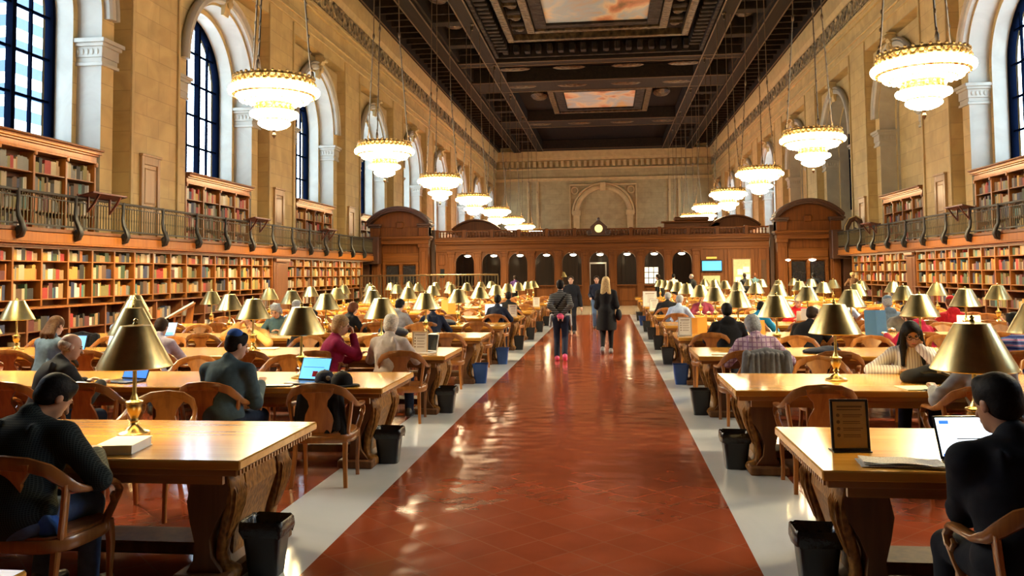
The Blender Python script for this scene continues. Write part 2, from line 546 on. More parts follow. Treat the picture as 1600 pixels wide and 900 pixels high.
def wall_side(sg, name):
    w = MB()
    X = lambda v: sg * v
    # below the gallery
    w.quad((X(PX), Y0, 0), (X(PX), Y1, 0), (X(PX), Y1, FLOORG), (X(PX), Y0, FLOORG))
    w.quad((X(PX), Y0, FLOORG), (X(PX), Y1, FLOORG), (X(WX + .3), Y1, FLOORG), (X(WX + .3), Y0, FLOORG))
    ztop = 13.0
    w.quad((X(PX), Y0, FLOORG), (X(PX), BAYS[0] - BAYP / 2, FLOORG), (X(PX), BAYS[0] - BAYP / 2, ztop), (X(PX), Y0, ztop))
    for k, cy in enumerate(BAYS):
        a, b = cy - BAYP / 2, cy + BAYP / 2
        pa, pb = a + 1.42, b - 1.42
        kind = BLIND_R.get(k) if sg > 0 else None
        # pier faces
        for u, v in ((a, pa), (pb, b)):
            w.quad((X(PX), u, FLOORG), (X(PX), v, FLOORG), (X(PX), v, ztop), (X(PX), u, ztop))
        for v in (pa, pb):
            w.quad((X(PX), v, FLOORG), (X(14.3), v, FLOORG), (X(14.3), v, ztop), (X(PX), v, ztop))
        w.quad((X(PX), pa, ztop), (X(PX), pb, ztop), (X(14.3), pb, ztop), (X(14.3), pa, ztop))
        # narrow recess beside the pier, then the arch plane
        qa, qb = pa + .42, pb - .42
        for u, v in ((pa, qa), (qb, pb)):
            w.quad((X(14.3), u, FLOORG), (X(14.3), v, FLOORG), (X(14.3), v, ztop), (X(14.3), u, ztop))
        for v in (qa, qb):
            w.quad((X(14.3), v, FLOORG), (X(14.02), v, FLOORG), (X(14.02), v, 12.75), (X(14.3), v, 12.75))
        w.quad((X(14.3), qa, 12.75), (X(14.02), qa, 12.75), (X(14.02), qb, 12.75), (X(14.3), qb, 12.75))
        w.quad((X(14.3), qa, 12.75), (X(14.3), qb, 12.75), (X(14.3), qb, ztop), (X(14.3), qa, ztop))
        arch_plate(w, X(14.02), qa, qb, FLOORG, 12.75, cy, HB, ZS)
        arch_soffit(w, X(14.02), X(14.78), FLOORG, cy, HB, ZS, 1)
        arch_plate(w, X(14.78), cy - HB - .01, cy + HB + .01, FLOORG, ZS + HB + .05, cy, HC, ZS)
        arch_soffit(w, X(14.78), X(WX), FLOORG, cy, HC, ZS, 1)
        # wall under the window, behind the bookcase
        w.quad((X(WX - .02), cy - HC, FLOORG), (X(WX - .02), cy + HC, FLOORG), (X(WX - .02), cy + HC, 5.5), (X(WX - .02), cy - HC, 5.5))
        w.quad((X(WX - .02), cy - HC, 5.5), (X(WX - .02), cy + HC, 5.5), (X(WX + .2), cy + HC, 5.5), (X(WX + .2), cy - HC, 5.5), 1)
        if kind == 'blind':
            w.quad((X(14.9), cy - HC, 5.0), (X(14.9), cy + HC, 5.0), (X(14.9), cy + HC, 12), (X(14.9), cy - HC, 12))
        # wall above the arch, and outer skin round the window
        arch_plate(w, X(WX + .25), a, b, 5.5, 13.2, cy, HG, ZS)
    # frieze zone up to the ceiling
    w.quad((X(PX), Y0, ztop), (X(PX), Y1, ztop), (X(PX), Y1, ZC + 1.4), (X(PX), Y0, ZC + 1.4))
    struct(w, name, ['stone_side', 'pale_stone'])
    # string courses and the cornice under the ceiling
    t = MB()
    for z0, z1, d in ((13.55, 13.85, .10), (13.85, 13.95, .18), (14.75, 14.95, .16), (14.95, 15.1, .26)):
        t.box(X(PX), X(PX - d), Y0, Y1, z0, z1, .02)
    t.box(X(PX), X(PX - .10), Y0, Y1, 15.1, 15.25)
    t.prism([(X(PX), 16.15), (X(PX - .22), 16.15), (X(PX - .34), 16.45), (X(PX - .40), 16.95), (X(PX - .44), ZC + .2), (X(PX), ZC + .2)], Y0, Y1, 'xz')
    struct(t, 'trim_' + ('1' if sg < 0 else '2'), 'stone_trim')
    t = MB()
    t.box(X(PX), X(PX - .16), Y0, Y1, 15.25, 16.15)
    # running scroll: a chain of raised rings
    y = 4.0
    while y < 104:
        t.tube([(X(PX - .18), y + .34 * math.cos(q), 15.7 + .34 * math.sin(q)) for q in [PI * 2 * i / 10 for i in range(10)]], .075, 5, 0, (1, 0, 0), closed=True)
        t.ell((X(PX - .18), y + .45, 15.7), (.07, .10, .24), 6, 4)
        y += .9 if y < 60 else 1.8
    struct(t, 'trim_' + ('3' if sg < 0 else '4'), 'stone_frieze')
    # archivolt mouldings, capitals and keystone consoles on every bay
    t = MB()
    for k, cy in enumerate(BAYS):
        if cy < 5: continue
        # impost capitals on the lit pilasters
        for s2 in (-1, 1):
            y0 = cy + s2 * HB
            for z0, z1, d in ((7.95, 8.05, .07), (8.05, 8.2, .03), (8.2, 8.52, .06), (8.52, 8.62, .12), (8.62, 8.74, .18)):
                t.box(X(14.02 - d), X(14.80), min(y0 - s2 * d, y0 + s2 * (.72 + d)), max(y0 - s2 * d, y0 + s2 * (.72 + d)), z0, z1, .01)
            for i in range(5):
                t.ell((X(14.12 + i * .15), y0 - s2 * .06, 8.36), (.055, .03, .10), 6, 5)
        # archivolt
        A = [(X(13.96), a, b) for a, b in arch_pts(cy, HB + .28, ZS - .5, 30)]
        A = [(X(13.93), cy + (HB + .24) * math.cos(q), ZS + (HB + .24) * math.sin(q)) for q in [PI * i / 30 for i in range(31)]]
        t.tube(A, [(.15, .16)] * 31, 8, 0, (1, 0, 0), sq=3)
        A = [(X(13.86), cy + (HB + .46) * math.cos(q), ZS + (HB + .46) * math.sin(q)) for q in [PI * i / 30 for i in range(31)]]
        t.tube(A, [(.06, .12)] * 31, 6, 0, (1, 0, 0))
    struct(t, 'trim_' + ('5' if sg < 0 else '6'), 'pale_stone')
    # tall narrow panels on the piers, with a moulding
    t = MB()
    for k, cy in enumerate(BAYS):
        yc = cy + BAYP / 2
        if yc < 8: continue
        for s2 in (-1, 1):
            t.box(X(PX), X(PX - .07), yc + s2 * 1.42, yc + s2 * 1.30, FLOORG, 13.5, .01)
    struct(t, 'trim_' + ('7' if sg < 0 else '8'), 'stone_trim')

wall_side(-1, 'wall_left')
wall_side(1, 'wall_right')

# keystone consoles: a scrolled block with a carved head on each arch
def make_console():
    r = thing('keystone_console', '', 'console')
    b = MB()
    # outline in (out from wall, up)
    P = [(0, 0), (.10, -.02), (.16, .14), (.20, .40), (.26, .62), (.36, .78), (.44, .92), (.40, 1.02), (0, 1.02)]
    b.prism(P, -.20, .20, 'xz')
    b.box(0, .48, -.26, .26, 1.02, 1.12, .02)
    b.build('block', 'stone_trim', r)
    c = MB()
    c.ell((.27, 0, .45), (.11, .13, .20), 10, 7)
    c.ell((.36, 0, .42), (.05, .04, .07), 6, 5)
    for q in range(7):
        a = PI * q / 6
        c.ell((.24, .17 * math.cos(a), .52 + .17 * math.sin(a)), (.07, .05, .07), 6, 5)
    c.tube([(.44, -.22, .88), (.44, .22, .88)], .09, 8)
    c.build('carved_head', 'stone_trim', r)
    return r
P_CONSOLE = Proto(make_console)
for sg, sd in ((-1, 'left'), (1, 'right')):
    n = 0
    for k, cy in enumerate(BAYS):
        if cy < 24: continue
        if not in_frame((sg * 13.6, cy, 12.4), 10): continue
        P_CONSOLE.at((sg * 13.98, cy, 11.75), 0 if sg < 0 else PI,
                     'carved stone keystone console over the %s arch in view along the %s wall' % (ORD[n], sd), 'console', 'keystone consoles over the wall arches')
        n += 1

# ---------------------------------------------------------------- windows
wn = 0
for sg in (-1, 1):
    for k, cy in enumerate(BAYS):
        kind = BLIND_R.get(k) if sg > 0 else None
        if kind == 'blind':
            continue
        wn += 1
        X = lambda v: sg * v
        b = MB()
        d0, d1 = WX - .05, WX + .16
        A = [(X(WX + .05), cy + (HG + .05) * math.cos(q), ZS + (HG + .05) * math.sin(q)) for q in [PI * i / 28 for i in range(29)]]
        b.tube([(X(WX + .05), cy + HG + .05, 5.5)] + A + [(X(WX + .05), cy - HG - .05, 5.5)], [(.10, .13)] * 31, 8, 0, (1, 0, 0), sq=4)
        def bar_v(y, wdt, dep):
            zt = ZS + math.sqrt(max(.01, HG * HG - (y - cy) ** 2))
            b.box(X(WX + .05 - dep), X(WX + .05 + dep), y - wdt, y + wdt, 5.5, zt)
        for dy in (-.86, .86): bar_v(cy + dy, .075, .10)
        for dy in (-1.62, 0, 1.62): bar_v(cy + dy, .028, .05)
        z = 5.62
        first = True
        while z < ZS + HG - .3:
            hw = HG if z <= ZS else math.sqrt(HG * HG - (z - ZS) ** 2)
            t_ = .06 if first else .032
            b.box(X(WX), X(WX + .1), cy - hw, cy + hw, z - t_, z + t_)
            first = False
            z += 1.22
        fr = tag(b.build('window_%d' % wn, 'window_iron'), kind='structure')
        g = MB()
        pts = [(X(WX + .08), cy + HG, 5.5)] + [(X(WX + .08), cy + HG * math.cos(q), ZS + HG * math.sin(q)) for q in [PI * i / 28 for i in range(29)]] + [(X(WX + .08), cy - HG, 5.5)]
        g.add(pts, [tuple(range(len(pts)))])
        g.build('pane', 'window_glass' if kind != 'dark' else 'dark_glassy', fr)

# ---------------------------------------------------------------- end walls
w = MB()
w.quad((-PX, Y1, 0), (PX, Y1, 0), (PX, Y1, ZC + 1.4), (-PX, Y1, ZC + 1.4))
struct(w, 'wall_back', 'stone_end')
w = MB()
w.quad((-16, Y0, 0), (16, Y0, 0), (16, Y0, ZC + 1.4), (-16, Y0, ZC + 1.4))
struct(w, 'wall_front', 'screen_dark')
t = MB()
for z0, z1, d in ((13.55, 13.85, .12), (13.85, 13.95, .2), (15.0, 15.2, .3), (16.2, 16.5, .35), (16.5, 17.4, .5)):
    t.box(-PX, PX, Y1 - d, Y1, z0, z1)
x = -13
while x < 13.2:                                   # dentils
    t.box(x - .18, x + .18, Y1 - .28, Y1, 15.35, 16.1)
    x += .72
# blind arch with pilasters, spandrel roundels and keystone
for s2 in (-1, 1):
    t.box(s2 * 3.0, s2 * 3.75, Y1 - .3, Y1, 3, 9.1)
    t.box(s2 * 2.85, s2 * 3.9, Y1 - .42, Y1, 9.1, 9.7)
    t.box(s2 * 4.1, s2 * 4.25, Y1 - .22, Y1, 3, 12.9)
    t.box(s2 * 8.2, s2 * 8.5, Y1 - .16, Y1, 3, 13.5)
    t.box(s2 * 9.4, s2 * 9.7, Y1 - .16, Y1, 3, 13.5)
    t.tube([(s2 * 3.55 + .42 * math.cos(q), Y1 - .1, 12.3 + .42 * math.sin(q)) for q in [PI * i / 8 for i in range(16)]], .10, 6, 0, (0, 1, 0), closed=True)
for r_, q_ in ((3.38, .30), (3.85, .14)):
    t.tube([(r_ * math.cos(q), Y1 - .12, 9.3 + r_ * math.sin(q)) for q in [PI * i / 30 for i in range(31)]], [(q_, .2)] * 31, 8, 0, (0, 1, 0), sq=4)
t.box(-4.25, 4.25, Y1 - .25, Y1, 12.9, 13.1)
t.box(-.35, .35, Y1 - .6, Y1, 12.2, 13.3, .06)
struct(t, 'trim_9', 'stone_trim')

# ---------------------------------------------------------------- ceiling
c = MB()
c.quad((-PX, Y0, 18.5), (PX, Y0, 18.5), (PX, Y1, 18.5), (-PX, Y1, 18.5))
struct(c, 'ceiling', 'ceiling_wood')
b = MB()
for s2 in (-1, 1):
    b.box(s2 * 10.35, s2 * 11.25, Y0, Y1, 17.25, 18.5, .06)
    b.box(s2 * 11.25, s2 * 11.42, Y0, Y1, 17.5, 18.5, .02)
    b.box(s2 * 10.35, s2 * 10.18, Y0, Y1, 17.5, 18.5, .02)
    b.box(s2 * 13.1, s2 * 13.74, Y0, Y1, 17.35, 18.5, .03)
    b.box(s2 * 7.45, s2 * 8.35, Y0, Y1, 17.35, 18.5, .05)
    b.box(s2 * 8.35, s2 * 8.5, Y0, Y1, 17.6, 18.5, .02)
CROSS = [(18.6, 22.2), (60.2, 61.4), (66.6, 70.4), (84.2, 88.2), (103.6, 106)]
for a, d in CROSS:
    b.box(-10.4, 10.4, a, d, 17.38, 18.5, .05)
for y in (24.5, 29.8, 35.1, 40.4, 45.7, 51.0, 56.3, 74.2, 80.0, 93.0, 98.5):
    for s2 in (-1, 1):
        b.box(s2 * 8.4, s2 * 10.3, y - .45, y + .45, 17.55, 18.5, .04)
y = 22.0
while y < 105:
    for s2 in (-1, 1):
        b.box(s2 * 11.3, s2 * 13.2, y - .12, y + .12, 17.75, 18.5, .02)
    y += 1.35
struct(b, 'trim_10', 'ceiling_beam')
e = MB()
for s2 in (-1, 1):
    for x, z in ((10.38, 17.25), (11.22, 17.25), (7.48, 17.35), (8.32, 17.35), (13.14, 17.35)):
        e.box(s2 * (x - .04), s2 * (x + .04), Y0, Y1, z - .03, z)
for a, d in CROSS:
    for y in (a + .08, d - .08): e.box(-10.3, 10.3, y - .06, y + .06, 17.34, 17.38)
y = 24.5
struct(e, 'trim_22', 'gilt_line')
g = MB()
def rect_ring(mb, x, y0, y1, wd, z0, z1, c=.03):
    """a rectangular frame, outer half-width x"""
    for s2 in (-1, 1):
        mb.box(s2 * x, s2 * (x - wd), y0, y1, z0, z1, c)
    mb.box(-x + wd, x - wd, y0, y0 + wd, z0, z1, c)
    mb.box(-x + wd, x - wd, y1 - wd, y1, z0, z1, c)
PAINT = [(3.2, 28.0, 52.4), (3.15, 72.4, 80.2)]
fr = MB()
for (px, a, d), (oa, ob) in zip(PAINT, ((22.6, 59.8), (70.6, 84.0))):
    rect_ring(fr, 3.95, a - .75, d + .75, .75, 17.62, 18.5)
    rect_ring(g, 4.5, a - 1.3, d + 1.3, .5, 17.5, 17.9)
    if ob - oa > 20:
        rect_ring(g, 6.0, a - 3.0, d + 3.0, .45, 17.45, 17.9)
        rect_ring(fr, 7.4, oa + .3, ob - .3, .25, 17.45, 18.5)
        y = oa + 1.2                                      # dentil consoles
        while y < ob - 1:
            for s2 in (-1, 1):
                fr.box(s2 * 6.35, s2 * 7.15, y - .2, y + .2, 17.62, 18.2, .05)
            y += .8
        x = -6.6
        while x < 6.7:
            fr.box(x - .2, x + .2, ob - 1.35, ob - .6, 17.62, 18.2, .05)
            x += .8
        # arched niches with turned pilasters beside the painting
        y = a + .4
        while y < d:
            for s2 in (-1, 1):
                fr.box(s2 * 4.55, s2 * 5.5, y - .3, y + .3, 17.7, 18.4, .08)
                g.ell((s2 * 5.03, y + 1.2, 17.85), (.34, .5, .16), 10, 6)
                g.box(s2 * 4.62, s2 * 5.45, y + .38, y + .5, 17.55, 17.8, .03)
            y += 2.4
for y in [27.1, 32.4, 37.7, 43.0, 48.3, 53.6, 58.0, 72.3, 77.1, 82.1, 90.6, 95.7, 101]:
    for s2 in (-1, 1):
        g.ell((s2 * 9.4, y, 18.35), (.62, 1.0, .22), 12, 6)
        fr.box(s2 * 8.55, s2 * 10.25, y - 1.9, y - 1.7, 17.9, 18.5, .03)
        fr.box(s2 * 8.55, s2 * 10.25, y + 1.7, y + 1.9, 17.9, 18.5, .03)
for y, s_ in ((68.5, 1), (62.5, 0), (86.2, 1)):
    for x in (-6.4, -2.2, 2.2, 6.4):
        g.ell((x, y, 17.38), (1.25, .5, .1), 12, 6)
for x in (-5.6, 5.6):
    g.ell((x, 76.3, 18.3), (.8, 1.5, .4), 12, 7)
g.ell((0, 56.0, 18.3), (1.6, .8, .5), 12, 7)
g.ell((0, 82.0, 18.3), (1.4, .7, .4), 12, 7)
struct(fr, 'trim_11', 'ceiling_carving')
struct(g, 'trim_12', 'ceiling_gilt')
for i, (px, a, d) in enumerate(PAINT):
    m_ = MB()
    m_.box(-px, px, a, d, 17.78, 17.9)
    tag(m_.build('ceiling_painting', 'painted_clouds'), ('larger cloud painting set in the dark coffered ceiling, cut by the top of the picture',
        'smaller cloud painting framed in the dark coffered ceiling, farther down the hall')[i], 'painting', 'cloud paintings on the ceiling')

# ---------------------------------------------------------------- gallery along both walls
GX = 12.3
for sg, sd in ((-1, 'left'), (1, 'right')):
    X = lambda v: sg * v
    t = MB()
    t.box(X(GX), X(PX), Y0, SCY + 1, FLOORG - .08, FLOORG, 0)
    t.box(X(GX + .06), X(PX), Y0, SCY + 1, FLOORG - .42, FLOORG - .08, 0)
    tag(t.build('trim_' + ('13' if sg < 0 else '14'), 'case_dark'), kind='structure')
    t = MB()
    t.box(X(GX - .02), X(GX + .06), 2, SCY + .5, FLOORG - .33, FLOORG - .10, .01)
    t.box(X(GX - .06), X(GX + .06), 2, SCY + .5, FLOORG - .37, FLOORG - .33, .008)
    tag(t.build('trim_' + ('15' if sg < 0 else '16'), 'case_oak'), kind='structure')
    # railing: rails, infill panels of balusters, scroll brackets
    r = thing('gallery_railing', 'dark iron gallery railing with scroll brackets along the %s wall' % sd, 'railing', (X(GX), 0, FLOORG), group='gallery railings')
    ya, yb = (10.8, 44.4) if sg < 0 else (20.7, 44.5)
    yy = [16.75 + 1.985 * k for k in range(-3, 14)]
    m_ = MB()
    m_.box(-.035, .035, ya, yb, .77, .83, .012)
    m_.box(-.02, .02, ya, yb, .67, .69)
    m_.build('top_rail', 'iron', r)
    m_ = MB()
    m_.box(-.025, .025, ya, yb, .05, .09)
    m_.build('bottom_rail', 'iron', r)
    for k, y in enumerate(yy):
        if y < ya - .1 or y > yb: continue
        m_ = MB()
        o = -sg
        pth = [(o * .02, y, .83), (o * .03, y, .60), (o * .02, y, .42), (o * .05, y, .22), (o * .13, y, .06), (o * .17, y, -.08), (o * .12, y, -.20), (o * .03, y, -.24), (o * .0, y, -.15)]
        m_.tube(pth, [(.045, .04), (.04, .04), (.045, .05), (.055, .06), (.065, .075), (.07, .075), (.065, .06), (.05, .045), (.03, .03)], 8, 0, (0, 1, 0))
        m_.ell((o * .07, y, -.10), (.10, .07, .12), 8, 6)
        m_.build('scroll_bracket', 'iron', r)
        m_ = MB()
        q = y + .09
        while q < y + 1.9 and q < yb:
            m_.box(-.010, .010, q - .010, q + .010, .09, .67)
            m_.box(-.013, .013, q - .016, q + .016, .34, .40)
            q += .118
        q = y + .2
        while q < y + 1.9 and q < yb:                           # ring frieze under the rail
            m_.tube([(0, q + .05 * math.cos(a), .73 + .04 * math.sin(a)) for a in [PI * i / 4 for i in range(8)]], .008, 4, 0, (1, 0, 0), closed=True)
            q += .17
        m_.build('baluster_panel', 'iron_baluster', r)
# folding lecterns on the railing
def make_lectern():
    r = thing('folding_lectern', '', 'lectern')
    b = MB()
    b.prism([(-.06, .02), (.36, .12), (.36, .16), (-.06, .06)], -.72, .72, 'xz')
    b.prism([(-.08, .02), (-.04, .02), (-.04, .10), (-.08, .10)], -.72, .72, 'xz')
    b.build('reading_board', 'lectern_mahogany', r)
    for s2 in (-.45, .45):
        c = MB()
        c.tube([(.05, s2, .05), (.04, s2, -.34)], (.025, .02), 6, 0, (0, 1, 0), sq=4)
        c.tube([(.04, s2, -.32), (.20, s2, -.12), (.34, s2, .11)], (.028, .02), 6, 0, (0, 1, 0), sq=4)
        c.build('bracket', 'lectern_mahogany', r)
    return r
P_LECT = Proto(make_lectern)
for sg, sd, ys in ((-1, 'left', (19.6, 28.95, 36.6)), (1, 'right', (29.1, 38.6))):
    for i, y in enumerate(ys):
        P_LECT.at((sg * GX - sg * .02, y, FLOORG + .80), 0 if sg < 0 else PI, 'dark red folding lectern on the %s gallery rail, %s from the near end' % (sd, ORD[i]), 'lectern', 'folding lecterns on the gallery rails')
# small panelled doors on the piers
def make_door():
    r = put('door_1', None)
    r['kind'] = 'structure'
    b = MB()
    for y0, y1, z0, z1 in ((-.52, -.38, 0, 2.62), (.38, .52, 0, 2.62), (-.38, .38, 2.34, 2.62)):
        b.box(0, .10, y0, y1, z0, z1, .012)
    b.box(0, .14, -.56, .56, 2.58, 2.66, .01)
    b.build('door_casing', 'door_wood', r)
    b = MB()
    b.box(0, .04, -.38, .38, 0, 2.34)
    for z0, z1 in ((.2, 1.0), (1.15, 2.2)):
        b.box(.03, .065, -.27, .27, z0, z1, .02)
        for y0, y1, a, c_ in ((-.30, -.26, z0, z1), (.26, .30, z0, z1), (-.30, .30, z0 - .03, z0), (-.30, .30, z1, z1 + .03)):
            b.box(.03, .075, y0, y1, a, c_, .008)
    b.build('door_leaf', 'door_wood', r)
    b = MB()
    b.ell((.08, .30, 1.05), (.035, .035, .035), 8, 6)
    b.build('door_knob', 'brass', r)
    return r
d0 = make_door()
dn = 0
for sg in (-1, 1):
    for cy in BAYS:
        yc = cy + BAYP / 2 - .35
        if yc < 14 or yc > 60 or not in_frame((sg * PX, yc, 4)): continue
        d = d0 if dn == 0 else copy_tree(d0)
        dn += 1
        d.name = 'door_%d' % dn
        d.location = (sg * PX, yc, FLOORG)
        d.rotation_euler.z = 0 if sg < 0 else PI
# ---------------------------------------------------------------- buildings seen through the nearest windows
for (x, y, w_, d_, h_, lab) in ((-108, 134, 24, 20, 70, 'pale banded tower block outside the nearest left window'),):
    r = thing('office_tower', lab, 'building', (x, y, -12))
    b = MB()
    b.box(-w_ / 2, w_ / 2, -d_ / 2, d_ / 2, 0, h_)
    b.build('wall', 'tower_white', r)
    b = MB()
    z = 2.0
    while z < h_ - 2:
        b.box(-w_ / 2 - .05, w_ / 2 + .05, -d_ / 2 - .05, d_ / 2 + .05, z, z + 1.9)
        z += 3.8
    b.build('window_band', 'screen_glass', r)
# ================================================================ bookcases and books
SX = 12.62                                  # face of the lower shelves
ROWS = [(2.21, 2.50), (1.77, 2.15), (1.32, 1.71)]
LEDGE = 1.15
BAYW = .96
BOOK_COLS = {'tan': (.33, .20, .085), 'brown': (.13, .065, .03), 'cream': (.46, .37, .22), 'red': (.34, .025, .018), 'grey': (.20, .20, .18),
             'dark green': (.035, .07, .03), 'navy': (.025, .035, .09), 'black': (.018, .017, .016), 'olive': (.20, .17, .05),
             'gold': (.48, .27, .05), 'white': (.60, .56, .48), 'maroon': (.11, .02, .018), 'orange': (.45, .14, .025), 'teal': (.05, .17, .16)}
for k, c in BOOK_COLS.items():
    plain('book_' + k.replace(' ', '_'), tuple(x * .78 for x in c), .55, noise=.18, ns=25)
BK = list(BOOK_COLS)
BOOKS = []                                  # (x0, y0, z0, depth, thick, height, colour, tilt, side, place, number)
rb = random.Random(11)
def shelf_books(sg, x, y0, y1, z, hmax, place, pal, fill=.9, depth=.17):
    y = y0 + .015
    run = None
    n = 0
    end = y0 + (y1 - y0) * fill
    while True:
        if run is None or run[1] <= 0:
            run = [rb.choices(pal[0], pal[1])[0], rb.randint(1, 5), rb.uniform(.55, .98), rb.uniform(.022, .046)]
        th = run[3] * rb.uniform(.85, 1.2)
        if y + th > end: break
        h = hmax * run[2] * rb.uniform(.95, 1.0)
        BOOKS.append((x, y, z, depth * rb.uniform(.85, 1), th, h, run[0], sg, place, n))
        n += 1
        run[1] -= 1
        y += th + .003
PAL_WARM = (BK, [18, 15, 12, 10, 11, 7, 7, 9, 10, 11, 9, 9, 8, 3])
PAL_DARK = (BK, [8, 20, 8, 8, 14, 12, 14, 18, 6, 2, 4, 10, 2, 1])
PAL_RIGHT = (BK, [14, 14, 11, 10, 10, 8, 10, 11, 11, 10, 8, 10, 6, 6])
def lower_case(sg, sd, ya, nb, label, deep_to):
    """one run of wall shelving: uprights, shelves, ledge and the cupboard-height shelves under it"""
    X = lambda v: sg * v
    yb = ya + nb * BAYW
    r = thing('wall_bookcase', label, 'bookcase', (X(SX), ya, 0), group='wall bookcases under the gallery')
    L_ = (yb - ya)
    B = lambda d0, d1, a, b, z0, z1, mb, c=.006: mb.box(X(d0), X(d1), a, b, z0, z1, c)
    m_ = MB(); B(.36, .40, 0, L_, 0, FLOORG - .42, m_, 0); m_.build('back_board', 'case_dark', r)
    for k in range(nb + 1):
        m_ = MB(); B(0, .36, k * BAYW - .03, k * BAYW + .03, LEDGE, FLOORG - .42, m_); m_.build('upright', 'case_oak', r)
    for z in [a for a, b in ROWS]:
        m_ = MB(); B(.01, .36, .03, L_ - .03, z - .028, z, m_, .004); m_.build('shelf', 'case_oak', r)
    m_ = MB(); B(-.03, .40, -.03, L_ + .03, FLOORG - .46, FLOORG - .42, m_); m_.build('cornice', 'case_dark', r)
    dn = max(0, deep_to - ya)
    if dn > 0:
        m_ = MB(); B(-.42, .36, -.03, dn, LEDGE - .04, LEDGE, m_); m_.build('ledge', 'case_oak', r)
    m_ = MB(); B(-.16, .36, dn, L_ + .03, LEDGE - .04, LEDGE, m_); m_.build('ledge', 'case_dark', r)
    k = 0
    y = 0
    while y < L_ - .1:
        d = -.38 if y < dn - .1 else -.12
        w_ = min(1.44, L_ - y)
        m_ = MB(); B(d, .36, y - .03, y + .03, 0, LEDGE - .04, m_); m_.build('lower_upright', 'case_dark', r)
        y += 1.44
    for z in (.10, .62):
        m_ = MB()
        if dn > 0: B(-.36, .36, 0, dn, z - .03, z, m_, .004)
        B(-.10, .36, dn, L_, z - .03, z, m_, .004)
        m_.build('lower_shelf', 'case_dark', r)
    # books
    for k in range(nb):
        for q, (z, zt) in enumerate(ROWS):
            pal = PAL_WARM if sg < 0 else PAL_RIGHT
            shelf_books(sg, X(SX + .06), ya + k * BAYW + .03, ya + (k + 1) * BAYW - .03, z, zt - z, (sd, 'wall bookcase', k, ('top', 'middle', 'bottom')[q], ya), pal, rb.choice((.82, .95, .95, .97, .9)))
    y = 0
    k = 0
    while y < L_ - .3:
        d = -.30 if y < dn - .1 else -.06
        for z, zt in ((.62, 1.05), (.10, .54)):
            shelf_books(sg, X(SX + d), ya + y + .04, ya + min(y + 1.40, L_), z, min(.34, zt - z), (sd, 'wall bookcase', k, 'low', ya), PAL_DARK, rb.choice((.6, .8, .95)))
        y += 1.44
        k += 1
    return r
lower_case(-1, 'left', 14.2, 18, 'long oak wall bookcase under the left gallery, nearer run', 20.6)
lower_case(-1, 'left', 33.0, 11, 'shorter oak wall bookcase under the left gallery, beyond the wooden pilaster', 0)
lower_case(1, 'right', 24.0, 11, 'oak wall bookcase under the right gallery, nearer run', 0)
lower_case(1, 'right', 35.6, 8, 'oak wall bookcase under the right gallery, beyond the dark pilaster', 0)
# pilasters between the runs
for sg, ya, yb, nm in ((-1, 31.52, 32.94, 17), (1, 34.6, 35.54, 18)):
    m_ = MB()
    m_.box(sg * (SX - .06), sg * PX, ya, yb, 0, FLOORG - .42, .02)
    m_.box(sg * (SX - .10), sg * PX, ya + .2, yb - .2, .3, 2.3, .03)
    m_.box(sg * (SX - .16), sg * PX, ya, yb, 2.36, 2.5, .02)
    tag(m_.build('trim_%d' % nm, 'case_dark'), kind='structure')

def upper_case(sg, sd, cy, n, first_near):
    X = lambda v: sg * v
    hw = 2.55
    r = thing('gallery_bookcase', 'oak bookcase on the %s gallery in the %s window bay from the near end' % (sd, ORD[n]), 'bookcase', (X(14.05), cy, FLOORG), group='gallery bookcases in the window bays')
    B = lambda d0, d1, a, b, z0, z1, mb, c=.008: mb.box(X(d0), X(d1), a, b, z0, z1, c)
    m_ = MB(); B(.40, .44, -hw, hw, 0, 2.3, m_, 0); m_.build('back_board', 'case_dark', r)
    nb = 4
    w_ = 2 * hw / nb
    for k in range(nb + 1):
        m_ = MB(); B(0, .40, -hw + k * w_ - .04, -hw + k * w_ + .04, 0, 2.14, m_); m_.build('upright', 'case_oak', r)
    zz = [.06, .60, 1.10, 1.58]
    for z in zz:
        m_ = MB(); B(.02, .40, -hw, hw, z - .03, z, m_, .004); m_.build('shelf', 'case_oak', r)
    m_ = MB()
    B(-.04, .44, -hw - .04, hw + .04, 2.10, 2.16, m_)
    B(-.02, .44, -hw - .02, hw + .02, 2.16, 2.30, m_)
    for i, (z0, z1, d) in enumerate(((2.30, 2.35, .08), (2.35, 2.44, .16), (2.44, 2.50, .22))):
        B(-d, .44, -hw - d * .4, hw + d * .4, z0, z1, m_, .012)
    for k in range(nb + 1):
        B(-.06, 0, -hw + k * w_ - .05, -hw + k * w_ + .05, 2.0, 2.14, m_, .02)
    m_.build('cornice', 'case_oak', r)
    for k in range(nb):
        for q, z in enumerate(zz):
            zt = (zz + [2.08])[q + 1] - .05
            pal = PAL_WARM if (q + k + n) % 3 else PAL_DARK
            if sg < 0 and n == 1: pal = (BK, [10, 6, 14, 24, 10, 5, 4, 8, 4, 8, 12, 6, 10, 1])
            if sg < 0 and n == 0: pal = (BK, [16, 16, 12, 5, 14, 5, 8, 14, 8, 6, 6, 6, 2, 1])
            shelf_books(sg, X(14.05 + .08), cy - hw + k * w_ + .045, cy - hw + (k + 1) * w_ - .045, FLOORG + z, zt - z, (sd, 'gallery bookcase', k, ('floor', 'lower', 'upper', 'top')[q], n), pal, rb.choice((.9, .97, .97)), .2)
for sg, sd, cys in ((-1, 'left', BAYS[1:5]), (1, 'right', BAYS[2:4])):
    for n, cy in enumerate(cys):
        upper_case(sg, sd, cy, n, 0)

